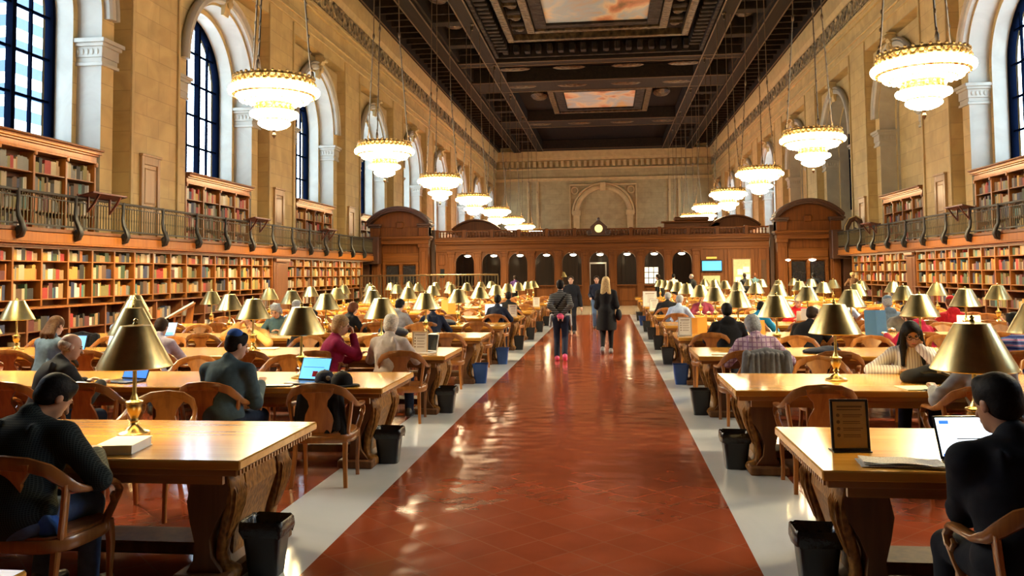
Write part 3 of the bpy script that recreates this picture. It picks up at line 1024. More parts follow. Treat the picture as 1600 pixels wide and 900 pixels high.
# 300 largest in view stand alone, the rest is one mass
def bk_area(b):
    x, y, z, d, th, h, col, sg, place, n = b
    a, q = proj((x, y, z)), proj((x, y + th, z + h))
    if not (-5 < a[0] < 1605 and -5 < a[1] < 905): return 0
    return abs(a[0] - q[0]) * abs(a[1] - q[1])
vis = [(bk_area(b), i) for i, b in enumerate(BOOKS)]
# books below the ledge are mostly hidden behind tables
vis = [(a * (.25 if BOOKS[i][8][3] in ('low', 'floor') else 1), i) for a, i in vis]
order = sorted([v for v in vis if v[0] > 0], reverse=True)
solo = set(i for a, i in order[:300])
BOOK_ME = {}
def book_parts(mb, x, y, z, d, th, h, sg, ci, pi):
    """cover boards, spine and page block of one upright book, spine to the room"""
    X0, X1 = x, x + sg * d
    bt = min(.003, th * .12)
    mb.box(X0, X1, y, y + bt, z, z + h, 0, ci)
    mb.box(X0, X1, y + th - bt, y + th, z, z + h, 0, ci)
    mb.box(X0, X0 + sg * .004, y + bt, y + th - bt, z, z + h, 0, ci)
    mb.box(X0 + sg * .004, X1 - sg * .006, y + bt, y + th - bt, z + .005, z + h - .006, 0, pi)
def solo_book(b):
    x, y, z, d, th, h, col, sg, place, n = b
    key = col
    if key not in BOOK_ME:
        mb = MB()
        book_parts(mb, 0, 0, 0, 1, 1, 1, 1, 0, 1)
        # unit book: redo with proportions of an average volume
        mb = MB()
        mb.box(0, 1, 0, .08, 0, 1, 0, 0); mb.box(0, 1, .92, 1, 0, 1, 0, 0); mb.box(0, .03, .08, .92, 0, 1, 0, 0)
        mb.box(.03, .97, .08, .92, .02, .975, 0, 1)
        mb.box(-.012, 0, .04, .96, .70, .74, 0, 0); mb.box(-.012, 0, .04, .96, .2, .23, 0, 0)
        BOOK_ME[key] = mb.mesh('book', ['book_' + col.replace(' ', '_'), 'paper'])
    o = put('book', BOOK_ME[key], None, (x, y, z))
    o.scale = (sg * d, th, h)
    sd, kind, k, row, run = place
    where = {'wall bookcase': 'wall case' if (run < 30) else 'far wall case', 'gallery bookcase': '%s gallery case' % ORD[run if isinstance(run, int) else 0]}[kind]
    tag(o, '%s book, %s along the %s shelf, %s bay, %s %s' % (col, ORD[n], row, ORD[k], sd, where), 'book', 'books on the shelves of the %s %s' % (sd, kind))
for i in solo: solo_book(BOOKS[i])
mb = MB()
for a, i in order[300:]:
    x, y, z, d, th, h, col, sg, place, n = BOOKS[i]
    book_parts(mb, x, y, z, d, th, h, sg, BK.index(col), len(BK))
o = mb.build('shelved_books', ['book_' + k.replace(' ', '_') for k in BK] + ['paper'])
tag(o, 'the many other books filling the wall and gallery shelves', 'books', kind='stuff')

# ================================================================ delivery-desk screen
def arch_panel(mb, y0, y1, x0, x1, z0, z1, cx, hw, zs, mi=0):
    """a solid wooden panel with an arched hole, front at y0, back at y1"""
    A = [(cx - hw * math.cos(PI * i / 14), zs + hw * math.sin(PI * i / 14)) for i in range(15)]
    for y in (y0, y1):
        mb.quad((x0, y, z0), (cx - hw, y, z0), (cx - hw, y, zs), (x0, y, zs), mi)
        mb.quad((cx + hw, y, z0), (x1, y, z0), (x1, y, zs), (cx + hw, y, zs), mi)
        mb.quad((x0, y, zs), (cx - hw, y, zs), (cx - hw, y, z1), (x0, y, z1), mi)
        mb.quad((cx + hw, y, zs), (x1, y, zs), (x1, y, z1), (cx + hw, y, z1), mi)
        for (a, b), (c, d) in zip(A, A[1:]):
            mb.quad((a, y, b), (c, y, d), (c, y, z1), (a, y, z1), mi)
    P = [(cx - hw, z0)] + A + [(cx + hw, z0)]
    for (a, b), (c, d) in zip(P, P[1:]):
        mb.quad((a, y0, b), (c, y0, d), (c, y1, d), (a, y1, b), mi)
al_ = bpy.data.lights.new('arch_bulb', 'POINT'); al_.energy = 14; al_.color = (1, .72, .36); al_.shadow_soft_size = .1
scr = thing('wooden_screen', 'long dark oak arcaded screen with balustrade and clock across the middle of the hall', 'screen', (0, SCY, 0))
XL, XR = -9.05, 9.05
ARCH0, ARCHP = -7.42, 1.487
arch_x = [ARCH0 + ARCHP * k for k in range(9)]
def spart(mb, n, m='screen_oak', par=None): return mb.build(n, m, par or scr)
for i, cx in enumerate(arch_x):
    m_ = MB()
    x0, x1 = cx - ARCHP / 2, cx + ARCHP / 2
    arch_panel(m_, 0, .22, x0 + .2, x1 - .2, 1.12, 3.02, cx, .52, 2.42)
    for s2 in (-1, 1):
        m_.box(cx + s2 * .56, cx + s2 * .66, -.05, .02, 1.12, 2.42, .01)
    m_.box(cx - .09, cx + .09, -.06, .04, 2.88, 3.04, .02)
    spart(m_, 'arched_panel')
for k in range(10):
    x = ARCH0 + ARCHP * (k - .5)
    m_ = MB()
    m_.box(x - .20, x + .20, -.10, .26, 0, 3.02, .02)
    m_.box(x - .24, x + .24, -.14, .26, 0, .35, .02)
    m_.box(x - .24, x + .24, -.14, .26, 2.92, 3.04, .015)
    m_.box(x - .13, x + .13, -.125, 0, 1.25, 2.75, .02)
    spart(m_, 'pilaster')
for k, cx in enumerate(arch_x):
    if k == 5: continue
    m_ = MB()
    m_.box(cx - .56, cx + .56, .02, .3, 0, 1.08, .01)
    m_.box(cx - .45, cx + .45, -.01, .1, .25, .95, .03)
    spart(m_, 'counter_front')
for k, cx in enumerate(arch_x):
    if k == 5: continue
    m_ = MB()
    m_.box(cx - .6, cx + .6, -.16, .5, 1.08, 1.14, .012)
    spart(m_, 'counter_top')
# closed end bays: left with a small window, right with screen, notice board and grille
for (x0, x1) in ((XL, ARCH0 - ARCHP / 2 - .2),):
    m_ = MB(); m_.box(x0, x1, 0, .2, 0, 3.02); m_.box(x0 + .15, x1 - .15, -.05, .1, .3, 1.5, .03); m_.box(x0 + .15, x1 - .15, -.05, .1, 2.3, 2.9, .03)
    spart(m_, 'end_panel')
    m_ = MB(); m_.box(x0 + .25, x1 - .2, -.03, .12, 1.62, 2.1); m_.build('hatch', 'dark_glassy', scr)
rx = [ARCH0 + ARCHP * 8.5 + .2, 6.85, 8.45, XR]
for a, b in zip(rx, rx[1:]):
    m_ = MB(); m_.box(a, b, 0, .2, 0, 3.02)
    m_.box(a + .03, a + .17, -.06, .1, 0, 3.02, .01)
    m_.box(b - .17, b - .03, -.06, .1, 0, 3.02, .01)
    spart(m_, 'end_panel')
m_ = MB()
for i in range(7): m_.box(8.62 + i * .06, 8.645 + i * .06, -.03, 0, 1.2, 2.4)
m_.build('grille', 'iron', scr)
# entablature, cornice and balustrade
m_ = MB()
m_.box(XL, XR, -.06, .3, 3.02, 3.40, .01)
m_.box(XL, XR, -.10, .3, 3.14, 3.18, .01)
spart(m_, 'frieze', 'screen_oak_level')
m_ = MB()
for z0, z1, d in ((3.40, 3.46, .14), (3.46, 3.56, .24), (3.56, 3.70, .34), (3.70, 3.76, .40)): m_.box(XL, XR, -d, .4, z0, z1, .012)
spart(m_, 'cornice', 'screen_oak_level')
m_ = MB()
m_.box(XL, XR, -.12, .16, 3.76, 3.84, .01)
m_.box(XL, XR, -.12, .16, 4.14, 4.22, .015)
x = XL + .1
k = 0
while x < XR - .05:
    if k % 9 == 0: m_.box(x - .1, x + .1, -.14, .18, 3.76, 4.26, .01)
    else: m_.lathe([(.03, 0), (.05, .05), (.03, .12), (.055, .2), (.03, .28), (.03, .32)], 6, (x, .02, 3.83))
    x += .17
    k += 1
spart(m_, 'balustrade')
# clock in its carved gable
m_ = MB()
m_.prism([(-.62, 3.84), (.62, 3.84), (.58, 4.1), (.44, 4.2), (.46, 4.32), (.12, 4.62), (0, 4.74), (-.12, 4.62), (-.46, 4.32), (-.44, 4.2), (-.58, 4.1)], -.30, .1, 'xz')
for s2 in (-1, 1):
    m_.tube([(s2 * (.5 + .12 * math.cos(q)), -.32, 4.02 + .12 * math.sin(q)) for q in [PI * i / 6 for i in range(12)]], .04, 6, 0, (0, 1, 0), closed=True)
m_.ell((0, -.25, 4.70), (.09, .09, .14), 8, 6)
ck = spart(m_, 'clock_case', 'screen_dark')
ck.location = (.02, 0, -.02)
m_ = MB(); m_.lathe([(0.001, 0), (.205, 0), (.215, .02), (.215, .05)], 28, M=Matrix.Translation((0, -.31, 4.22)) @ Matrix.Rotation(PI / 2, 4, 'X')); m_.build('clock_dial', 'clock_face', ck)
m_ = MB()
m_.box(-.012, .012, -.335, -.33, 4.22, 4.36)
m_.box(-.012, .11, -.335, -.33, 4.21, 4.235)
for q in range(12):
    a = PI * q / 6
    m_.ell((.17 * math.sin(a), -.333, 4.22 + .17 * math.cos(a)), (.012, .004, .018), 5, 4)
m_.build('clock_hand', 'black_card', ck)
# end pavilions with segmental pediments
def pavilion(sg, sd):
    xi, xo = 9.36, 12.66
    r = thing('screen_pavilion', 'dark oak corner pavilion with curved pediment at the %s end of the arcaded screen' % sd, 'pavilion', (sg * (xi + xo) / 2, SCY - .45, 0), group='corner pavilions of the screen')
    hw = (xo - xi) / 2
    m_ = MB()
    m_.box(-hw + .1, hw - .1, .35, 1.0, 0, 4.0)
    m_.build('body', 'screen_oak', r)
    for s2 in (-1, 1):
        m_ = MB()
        m_.box(s2 * (hw - .05), s2 * (hw - .55), 0, .4, 0, 3.5, .02)
        m_.box(s2 * hw, s2 * (hw - .6), -.05, .4, 0, .4, .02)
        m_.box(s2 * (hw - .15), s2 * (hw - .45), -.03, .1, .7, 3.1, .03)
        m_.box(s2 * hw, s2 * (hw - .6), -.06, .4, 3.3, 3.5, .02)
        m_.build('pilaster', 'screen_oak', r)
    m_ = MB()
    m_.box(-hw + .6, hw - .6, .28, .4, 2.5, 3.0, .02)
    m_.box(-hw + .6, hw - .6, .22, .4, 2.36, 2.5, .02)
    m_.box(-hw + .6, hw - .6, .25, .4, 0, 1.2, .02)
    for x in (-.95, 0, .95): m_.box(x - .08, x + .08, .2, .4, 1.2, 2.4, .01)
    m_.build('doorway_frame', 'screen_oak_level', r)
    m_ = MB()
    for x in (-.48, .48): m_.box(x - .36, x + .36, .3, .36, 1.25, 2.3, .02)
    m_.build('doorway_glazing', 'dark_glassy', r)
    m_ = MB()
    m_.box(-hw, hw, -.04, .6, 3.5, 3.72, .02)
    for z0, z1, d in ((3.72, 3.80, .1), (3.80, 3.92, .18)): m_.box(-hw - d * .6, hw + d * .6, -d, .7, z0, z1, .012)
    m_.build('entablature', 'screen_oak_level', r)
    # attic, pediment broken at the foot, tympanum with cartouche
    m_ = MB()
    m_.box(-hw, hw, .05, .7, 3.92, 4.45, .02)
    for s2 in (-1, 1): m_.box(s2 * hw, s2 * (hw - .55), -.1, .7, 3.92, 4.62, .02)
    c_, R_ = 4.62 - 1.55, 0
    rise = .80
    rad = (hw * hw + rise * rise) / (2 * rise)
    zc = 4.55 + rise - rad
    a0 = math.asin(hw / rad)
    arc = [(rad * math.sin(a), zc + rad * math.cos(a)) for a in [-a0 + 2 * a0 * i / 20 for i in range(21)]]
    m_.prism([(-hw, 4.3)] + arc + [(hw, 4.3)], .12, .7, 'xz')
    m_.box(-.22, .22, 0, .2, 4.35, 4.75, .06)
    m_.build('tympanum', 'screen_oak', r)
    m_ = MB()
    for dz, dy, wd in ((.03, -.10, .07), (.13, -.20, .07), (.2, -.26, .05)):
        m_.tube([(x * 1.05, dy * .5 + .2, z + dz) for x, z in arc], [(-dy * .5 + .45, wd)] * 21, 8, 0, (0, 0, 1), sq=5)
    for s2 in (-1, 1):
        m_.box(s2 * (hw + .18), s2 * (hw - .62), -.28, .7, 4.50, 4.62, .015)
        m_.box(s2 * (hw + .10), s2 * (hw - .58), -.18, .7, 4.40, 4.50, .015)
    m_.build('pediment_cornice', 'screen_dark', r)
    return r
pavilion(-1, 'left')
pavilion(1, 'right')
# far side of the enclosure: back screen, added lid to keep the desks dark, two more pediments
bs = thing('rear_screen', 'rear oak wall of the delivery enclosure with small curved pediments above the balustrade', 'screen', (0, 58.5, 0))
m_ = MB()
m_.box(-12.6, 12.6, 0, .4, 0, 4.5)
m_.box(-12.8, 12.8, -.3, .5, 4.5, 4.75, .02)
m_.build('panel', 'screen_oak_level', bs)
for s2, x in ((-1, -8.8), (1, 9.2)):
    m_ = MB()
    a0 = .75
    arc = [(2.5 * math.sin(a), 3.05 + 2.5 * math.cos(a)) for a in [-a0 + 2 * a0 * i / 16 for i in range(17)]]
    m_.prism([(-1.7, 4.6)] + arc + [(1.7, 4.6)], 0, .5, 'xz')
    m_.tube([(a, .1, b + .08) for a, b in arc], [(.4, .08)] * 17, 8, 0, (0, 0, 1), sq=4)
    q = m_.build('pediment', 'screen_oak', bs)
    q.location = (x, 0, 0)
m_ = MB()
m_.box(-1.9, 1.9, 0, .5, 4.75, 5.2, .03)
m_.box(-2.1, 2.1, -.12, .5, 5.2, 5.32, .03)
m_.box(-1.2, 1.2, 0, .5, 5.32, 5.62, .08)
q = m_.build('attic_block', 'screen_oak_level', bs); q.location = (6.3, 0, 0)
tp = MB()
tp.box(XL, XR, SCY + .3, 58.5, 3.05, 3.25)  # added lid, shuts out light so the interior stays dark
tag(tp.build('trim_19', 'screen_dark'), kind='structure')
tp = MB()
for s2 in (-1, 1):
    tp.box(s2 * 9.2, s2 * 9.4, SCY + .5, 58.5, 0, 4.3)
tp.box(-9.1, 9.1, 52.2, 52.4, 0, 3.05)
for k in range(13): tp.box(-8.8 + k * 1.45, -8.6 + k * 1.45, 52.05, 52.2, 0, 3.05, .01)
tag(tp.build('trim_20', 'screen_dark'), kind='structure')
# bookcases closing the gap between pavilions and side walls
tp = MB()
for s2 in (-1, 1):
    tp.box(s2 * 12.7, s2 * PX, SCY - .6, SCY + .4, 0, 3.0)
    tp.box(s2 * 12.0, s2 * PX, SCY - 1.2, SCY - .6, 2.4, 3.9, .03)
tag(tp.build('trim_21', 'screen_dark'), kind='structure')
# ceiling lamps in the arches
def make_archlamp():
    r = thing('arch_lamp', '', 'lamp')
    m_ = MB(); m_.lathe([(.001, 0), (.10, .01), (.17, .05), (.19, .09), (.10, .12), (.001, .13)], 14); m_.build('lamp_bowl', 'arch_lamp_glow', r)
    m_ = MB(); m_.cyl(.012, .12, .36); m_.build('stem', 'dark_bronze', r)
    return r
P_AL = Proto(make_archlamp)
for i, cx in enumerate(arch_x):
    P_AL.at((cx + .05, SCY + .75, 2.74), 0, 'small white bowl lamp under the %s arch from the left of the oak screen' % ORD[i], 'lamp', 'bowl lamps in the screen arches')
for cx in arch_x:
    o = bpy.data.objects.new('arch_bulb', al_); COL.objects.link(o); o.location = (cx + .05, SCY + .75, 2.60)
for i, x in enumerate((9.9, 11.2)):
    P_AL.at((x, SCY - .75 if False else SCY - .32, 2.30), 0, 'white bowl lamp in front of the right pavilion, %s of the pair' % ORD[i], 'lamp', 'bowl lamps on the right pavilion')
# television, notice board, poster
t = thing('wall_screen', 'blue flat screen on the oak panel right of the arches', 'screen', (6.02, SCY - .12, 1.82))
m_ = MB(); m_.box(-.56, .56, -.04, .1, -.02, .60, .015); m_.build('bezel', 'black_plastic', t)
m_ = MB(); m_.box(-.50, .50, -.047, -.041, .05, .54); m_.build('display', 'tv_blue', t)
o = MB(); o.box(5.75, 6.3, SCY - .1, SCY - .02, 2.49, 2.60, .01); tag(o.build('sign_plate', 'gilt'), 'small gold sign plate above the blue flat screen', 'sign')
o = MB(); o.box(5.55, 6.45, SCY - .08, SCY + .05, .85, 1.58, .01); tag(o.build('notice_sheet', 'green_board'), 'pale green panel below the blue flat screen', 'notice')
t = thing('notice_board', 'framed notice board with pinned papers on the right end of the screen', 'board', (7.6, SCY - .06, 1.0))
m_ = MB(); m_.box(-.50, .50, -.02, .06, 0, 1.5, .015); m_.build('frame', 'case_dark', t)
m_ = MB(); m_.box(-.44, .44, -.03, -.015, .06, 1.44); m_.build('board_panel', 'green_board', t)
for x, z, s_ in ((.22, .75, .17), (.25, .35, .16), (-.1, .62, .14), (-.2, .2, .15)):
    m_ = MB(); m_.box(x - s_, x + s_, -.036, -.031, z, z + .3); m_.build('pinned_paper', 'paper', t)
# doorway with a steel frame, and a bright lattice window, behind two of the arches
t = thing('steel_door_frame', 'pale steel door frame seen through the sixth arch of the oak screen', 'door frame', (arch_x[5] - .1, SCY + 2.2, 0))
m_ = MB(); m_.box(-.5, -.42, -.05, .05, 0, 2.3, .01); m_.box(.42, .5, -.05, .05, 0, 2.3, .01); m_.build('jamb', 'grey_alu', t)
m_ = MB(); m_.box(-.5, .5, -.05, .05, 2.3, 2.4, .01); m_.build('lintel', 'grey_alu', t)
t = thing('lattice_window', 'white lattice window lit behind the eighth arch of the oak screen', 'window', (arch_x[7] - .05, SCY + 2.6, 1.15))
m_ = MB(); m_.box(-.42, .42, 0, .03, 0, .95); m_.build('pane', 'lit_pane', t)
m_ = MB()
for i in range(4): m_.box(-.44 + i * .28, -.40 + i * .28, -.03, 0, -.02, .97)
for i in range(4): m_.box(-.44, .44, -.03, 0, -.02 + i * .32, .02 + i * .32)
m_.build('frame', 'screen_dark', t)
t = thing('scroll_ornament', 'dark wooden scroll with pale edge at the far end of the right gallery', 'ornament', (13.0, 44.4, FLOORG + .62))
m_ = MB()
m_.tube([(-.34, 0, 0), (-.30, 0, .42), (-.12, 0, .78), (.14, 0, .90), (.36, 0, .74), (.44, 0, .40), (.36, 0, .12), (.18, 0, .06), (.10, 0, .22), (.2, 0, .36)], [(.14, .12)] * 10, 8, 0, (0, 1, 0), sq=3)
m_.box(-.5, .5, -.16, .16, -.12, .02, .02)
m_.build('volute', 'screen_dark', t)
m_ = MB()
m_.tube([(-.44, -.13, .05), (-.40, -.13, .48), (-.18, -.13, .88), (.15, -.13, 1.02), (.45, -.13, .83)], .028, 6)
m_.build('edge_moulding', 'stone_trim', t)
# metal barrier in front of the left pavilion
t = thing('security_barrier', 'tall dark metal barrier with brass top rail before the left end of the screen', 'barrier', (-8.15, 39.6, 0))
m_ = MB(); m_.box(-3.4, 3.4, -.05, .05, 1.72, 1.80, .012); m_.build('top_rail', 'dark_bronze', t)
for k in range(8):
    m_ = MB(); m_.box(-3.4 + k * .971 - .03, -3.4 + k * .971 + .03, -.03, .03, 0, 1.74, .008); m_.build('post', 'dark_bronze', t)
m_ = MB()
x = -3.3
while x < 3.35:
    m_.box(x - .012, x + .012, -.012, .012, .1, 1.72); x += .16
m_.box(-3.4, 3.4, -.02, .02, .1, .14)
m_.build('bar_panel', 'iron_baluster', t)

# ================================================================ chandeliers
def make_chandelier():
    r = thing('chandelier', '', 'chandelier')            # origin at the middle of the rim
    m_ = MB()
    m_.lathe([(.95, .04), (.98, .10), (.95, .16), (.99, .22), (.96, .28), (.92, .30), (.86, .26), (.88, .06), (.95, .04)], 48, cap=False)
    for i in range(36):
        a = 2 * PI * i / 36
        m_.ell((.96 * math.cos(a), .96 * math.sin(a), .30), (.045, .045, .035), 6, 5)
        m_.ell((.98 * math.cos(a + .08), .98 * math.sin(a + .08), .15), (.05, .05, .06), 6, 4)
    m_.build('gilt_rim', 'gilt_relief', r)
    m_ = MB()
    m_.lathe([(.98, .07), (1.06, .02), (1.085, -.05), (1.05, -.10), (.98, -.13)], 48, cap=False)
    m_.lathe([(.95, -.165), (.84, -.21), (.70, -.26), (.56, -.30), (.46, -.32)], 48, cap=False)
    for i in range(46):
        a = 2 * PI * i / 46
        m_.ell((1.05 * math.cos(a), 1.05 * math.sin(a), -.04), (.062, .062, .085), 6, 5)
    for i in range(30):
        a = 2 * PI * i / 30
        m_.ell((.80 * math.cos(a), .80 * math.sin(a), -.235), (.062, .062, .065), 6, 5)
    for i in range(22):
        a = 2 * PI * i / 22
        m_.ell((.58 * math.cos(a), .58 * math.sin(a), -.30), (.055, .055, .06), 6, 5)
    m_.build('upper_bowl', 'chandelier_glow', r)
    m_ = MB()
    m_.lathe([(.985, -.125), (1.0, -.14), (.96, -.17), (.93, -.172)], 48, cap=False)
    for i in range(34):
        a = 2 * PI * i / 34
        m_.ell((.985 * math.cos(a), .985 * math.sin(a), -.155), (.034, .034, .026), 5, 4)
        m_.ell((.70 * math.cos(a), .70 * math.sin(a), -.275), (.030, .030, .024), 5, 4)
    m_.build('gilt_band', 'gilt_relief', r)
    m_ = MB()
    m_.lathe([(.46, -.31), (.46, -.35), (.42, -.38), (.42, -.48), (.47, -.51), (.47, -.54), (.40, -.50)], 36, cap=False)
    for i in range(18):
        a = 2 * PI * i / 18
        m_.ell((.445 * math.cos(a), .445 * math.sin(a), -.43), (.045, .045, .065), 6, 5)
    m_.build('gilt_band', 'gilt_relief', r)
    m_ = MB()
    m_.lathe([(.46, -.53), (.555, -.56), (.575, -.61), (.54, -.67), (.44, -.72), (.36, -.74)], 36, cap=False)
    for i in range(24):
        a = 2 * PI * i / 24
        m_.ell((.55 * math.cos(a), .55 * math.sin(a), -.605), (.048, .048, .065), 6, 5)
    m_.build('middle_bowl', 'chandelier_glow', r)
    m_ = MB()
    m_.lathe([(.36, -.73), (.37, -.745), (.36, -.77), (.34, -.765)], 30, cap=False)
    m_.build('gilt_band', 'gilt_relief', r)
    m_ = MB()
    m_.lathe([(.34, -.76), (.375, -.80), (.37, -.86), (.31, -.92), (.18, -.97), (.001, -.99)], 30, cap=False)
    for i in range(16):
        a = 2 * PI * i / 16
        m_.ell((.355 * math.cos(a), .355 * math.sin(a), -.83), (.042, .042, .055), 6, 5)
    m_.build('lower_bowl', 'chandelier_glow', r)
    m_ = MB()
    m_.lathe([(.001, -.98), (.05, -1.0), (.025, -1.05), (.055, -1.11), (.04, -1.15), (.001, -1.21)], 12)
    m_.build('finial', 'dark_bronze', r)
    # crown of small spires where the chains meet the rim, chains and ceiling knots
    top = ZC - 6.41 - .1
    for i in range(3):
        a = 2 * PI * i / 3 + .5
        x, y = .93 * math.cos(a), .93 * math.sin(a)
        m_ = MB()
        m_.tube([(x, y, .34), (x * .93, y * .93, .8), (x * .62, y * .62, 4.4)], .022, 6, 0, (0, 1, 0))
        m_.tube([(x * .62, y * .62, 4.4), (x * .5, y * .5, top)], .020, 6, 0, (0, 1, 0))
        m_.ell((x * .62, y * .62, 4.4), (.05, .05, .13), 6, 5)
        m_.ell((x, y, .42), (.05, .05, .14), 6, 5)
        q = .6
        while q < 4.3:
            f_ = 1 - (q - .34) / 4.06 * .38
            m_.ell((x * f_, y * f_, q), (.034, .034, .06), 5, 4)
            q += .42
        m_.build('hanging_chain', 'dark_bronze', r)
    m_ = MB()
    m_.lathe([(.06, top - .35), (.09, top - .2), (.06, top - .1), (.14, top)], 10)
    m_.build('ceiling_knot', 'dark_bronze', r)
    return r
P_CH = Proto(make_chandelier)
LIGHTS = []
for sg, sd in ((-1, 'left'), (1, 'right')):
    for k in range(8):
        y = BAY0 + BAYP * k
        P_CH.at((sg * 7.67, y, 6.40), 0, 'lit gilt tiered chandelier, %s from the near end of the %s row' % (ORD[k], sd), 'chandelier', '%s row of hanging chandeliers' % sd)
    P_CH.at((sg * 7.67, BAY0 - BAYP, 6.40), 0, 'added gilt chandelier out of view above the front %s tables, brightening the front rows' % sd, 'chandelier', '%s row of hanging chandeliers' % sd)  # unseen pair, added to brighten the front tables and floor
# ================================================================ reading tables, chairs, lamps, bins
F0, FP, TD, TZ = 4.53, 2.97, 1.248, .763
XA, XB = 1.58, 9.05
NROW = 11
ROWN = ['front', 'second', 'third', 'fourth', 'fifth', 'sixth', 'seventh', 'eighth', 'ninth', 'tenth', 'eleventh']
def trestle(r, x, sg, end):
    """pedestal with an S profile; its carved face turns to the aisle"""
    prof = [(-.09, .67), (-.085, .60), (-.11, .48), (-.09, .36), (-.06, .24), (-.07, .14), (-.11, .07),
            (.11, .07), (.04, .16), (.03, .26), (.07, .36), (.13, .46), (.15, .56), (.12, .67)]
    P = [(x - sg * a, z) for a, z in prof] if sg > 0 else [(x + a, z) for a, z in prof]
    m_ = MB()
    m_.prism(P, -.44, .44, 'xz', smooth=True)
    m_.box(x - .17, x + .17, -.50, .50, 0, .075, .012)
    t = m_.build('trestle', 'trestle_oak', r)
    o = -sg
    if end:
        for yc in (-.35, .35):                               # leaf consoles
            m_ = MB()
            m_.tube([(x + o * a, yc, z) for a, z in ((.11, .66), (.135, .60), (.148, .52), (.140, .44), (.112, .35), (.085, .26), (.072, .18), (.08, .10), (.11, .07))],
                    [(.035, .085), (.04, .092), (.042, .092), (.04, .085), (.035, .07), (.03, .055), (.03, .05), (.035, .055), (.04, .06)], 12, 0, (0, 1, 0), sq=3)
            for q in range(7):                                # leaf veins
                e = -.072 + .024 * q
                m_.tube([(x + o * .165, yc + e * .9, .62 - .6 * abs(e)), (x + o * .187, yc + e, .53), (x + o * .178, yc + e * .9, .44), (x + o * .146, yc + e * .7, .34), (x + o * .115, yc + e * .5, .25)], [.004, .008, .008, .007, .003], 5)
            m_.ell((x + o * .12, yc, .055), (.07, .085, .05), 8, 6)
            m_.build('carved_console', 'carved_oak', t)
        m_ = MB()
        m_.prism([(x + o * a, z) for a, z in ((.10, .66), (.150, .62), (.165, .5), (.125, .38), (.085, .26), (.075, .10), (0, .10), (0, .66))], -.225, .225, 'xz')
        m_.build('carved_panel', 'carved_oak', t)
def make_table(sg):
    r = thing('reading_table', '', 'table')
    xc = (XA + XB) / 2 * sg
    hl = (XB - XA) / 2
    m_ = MB()
    m_.box(-hl, hl, -TD / 2, TD / 2, TZ - .055, TZ, .008)
    m_.build('tabletop', 'table_oak', r)
    m_ = MB()
    m_.box(-hl + .03, hl - .03, -TD / 2 + .025, TD / 2 - .025, TZ - .095, TZ - .055, .006)
    for s2 in (-1, 1): m_.box(-hl + .15, hl - .15, s2 * (TD / 2 - .10), s2 * (TD / 2 - .13), TZ - .16, TZ - .095)
    x = -.5
    for s2 in (-1, 1):                                       # dentils along the two end edges
        y = -TD / 2 + .06
        while y < TD / 2 - .04:
            m_.box(s2 * (hl - .032), s2 * (hl - .018), y, y + .022, TZ - .09, TZ - .062); y += .045
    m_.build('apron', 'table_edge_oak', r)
    for i, dx in enumerate((-hl + .30, 0, hl - .30)):
        trestle(r, dx, 1 if dx < 0 else -1, i != 1)
    m_ = MB()
    m_.box(-hl + .38, hl - .38, -.16, .16, .075, .15, .012)
    m_.build('stretcher', 'trestle_oak', r)
    return r
P_TAB = Proto(lambda: make_table(1))
for sg, sd in ((-1, 'left'), (1, 'right')):
    for i in range(-1 if sg < 0 else 0, NROW):
        lab = ('long oak reading table, %s from the front, %s of the aisle' % (ROWN[i], sd)).replace('front from the front', 'first full one at the front')
        if i < 0: lab = 'oak reading table of which only one corner shows, bottom left of the picture'
        P_TAB.at((sg * (XA + XB) / 2, F0 + FP * i + TD / 2, 0), 0 if sg > 0 else PI, lab, 'table', 'long oak reading tables')

# ---------------------------------------------------------------- brass lamps
bulb_light = bpy.data.lights.new('desk_bulb', 'POINT')
bulb_light.energy = 28
bulb_light.color = (1, .72, .30)
bulb_light.shadow_soft_size = .06
def make_lamp():
    r = thing('desk_lamp', '', 'lamp')
    m_ = MB()
    m_.lathe([(.001, 0), (.100, 0), (.102, .012), (.085, .022), (.06, .028), (.045, .045), (.024, .06), (.018, .08)], 28)
    m_.build('base', 'brass', r)
    m_ = MB()
    m_.lathe([(.018, .075), (.03, .09), (.022, .105), (.030, .12), (.045, .15), (.050, .18), (.048, .20), (.056, .205), (.056, .215), (.03, .225), (.02, .25), (.014, .27), (.0125, .60), (.018, .61), (.018, .63)], 18)
    m_.build('stem', 'brass', r)
    m_ = MB()
    m_.lathe([(.232, .445), (.236, .448), (.228, .470), (.104, .705), (.098, .716), (.03, .722), (.012, .722)], 40, mi=0, cap=False)
    m_.lathe([(.228, .449), (.222, .470), (.099, .702), (.02, .714)], 40, mi=1, cap=False)
    m_.lathe([(.236, .440), (.240, .445), (.237, .452), (.231, .45), (.232, .442), (.236, .440)], 40, mi=0, cap=False)
    m_.build('lamp_shade', ['brass_shade', 'shade_inside'], r)
    m_ = MB(); m_.lathe([(.012, .72), (.018, .73), (.009, .74), (.016, .752), (.001, .765)], 12); m_.build('finial', 'brass', r)
    m_ = MB(); m_.ell((0, 0, .60), (.028, .028, .04), 10, 8); m_.build('bulb', 'lamp_bulb', r)
    lo = bpy.data.objects.new('lamp_light', bulb_light)
    COL.objects.link(lo); lo.parent = r; lo.location = (0, 0, .53)
    return r
P_LAMP = Proto(make_lamp)
LAMP_EXTRA = [((-1.98, SCY + .12, 1.14), 'brass table lamp on the counter under the fourth arch of the oak screen')]
LX = (2.63, 4.43, 6.22, 8.0)
rl = random.Random(3)
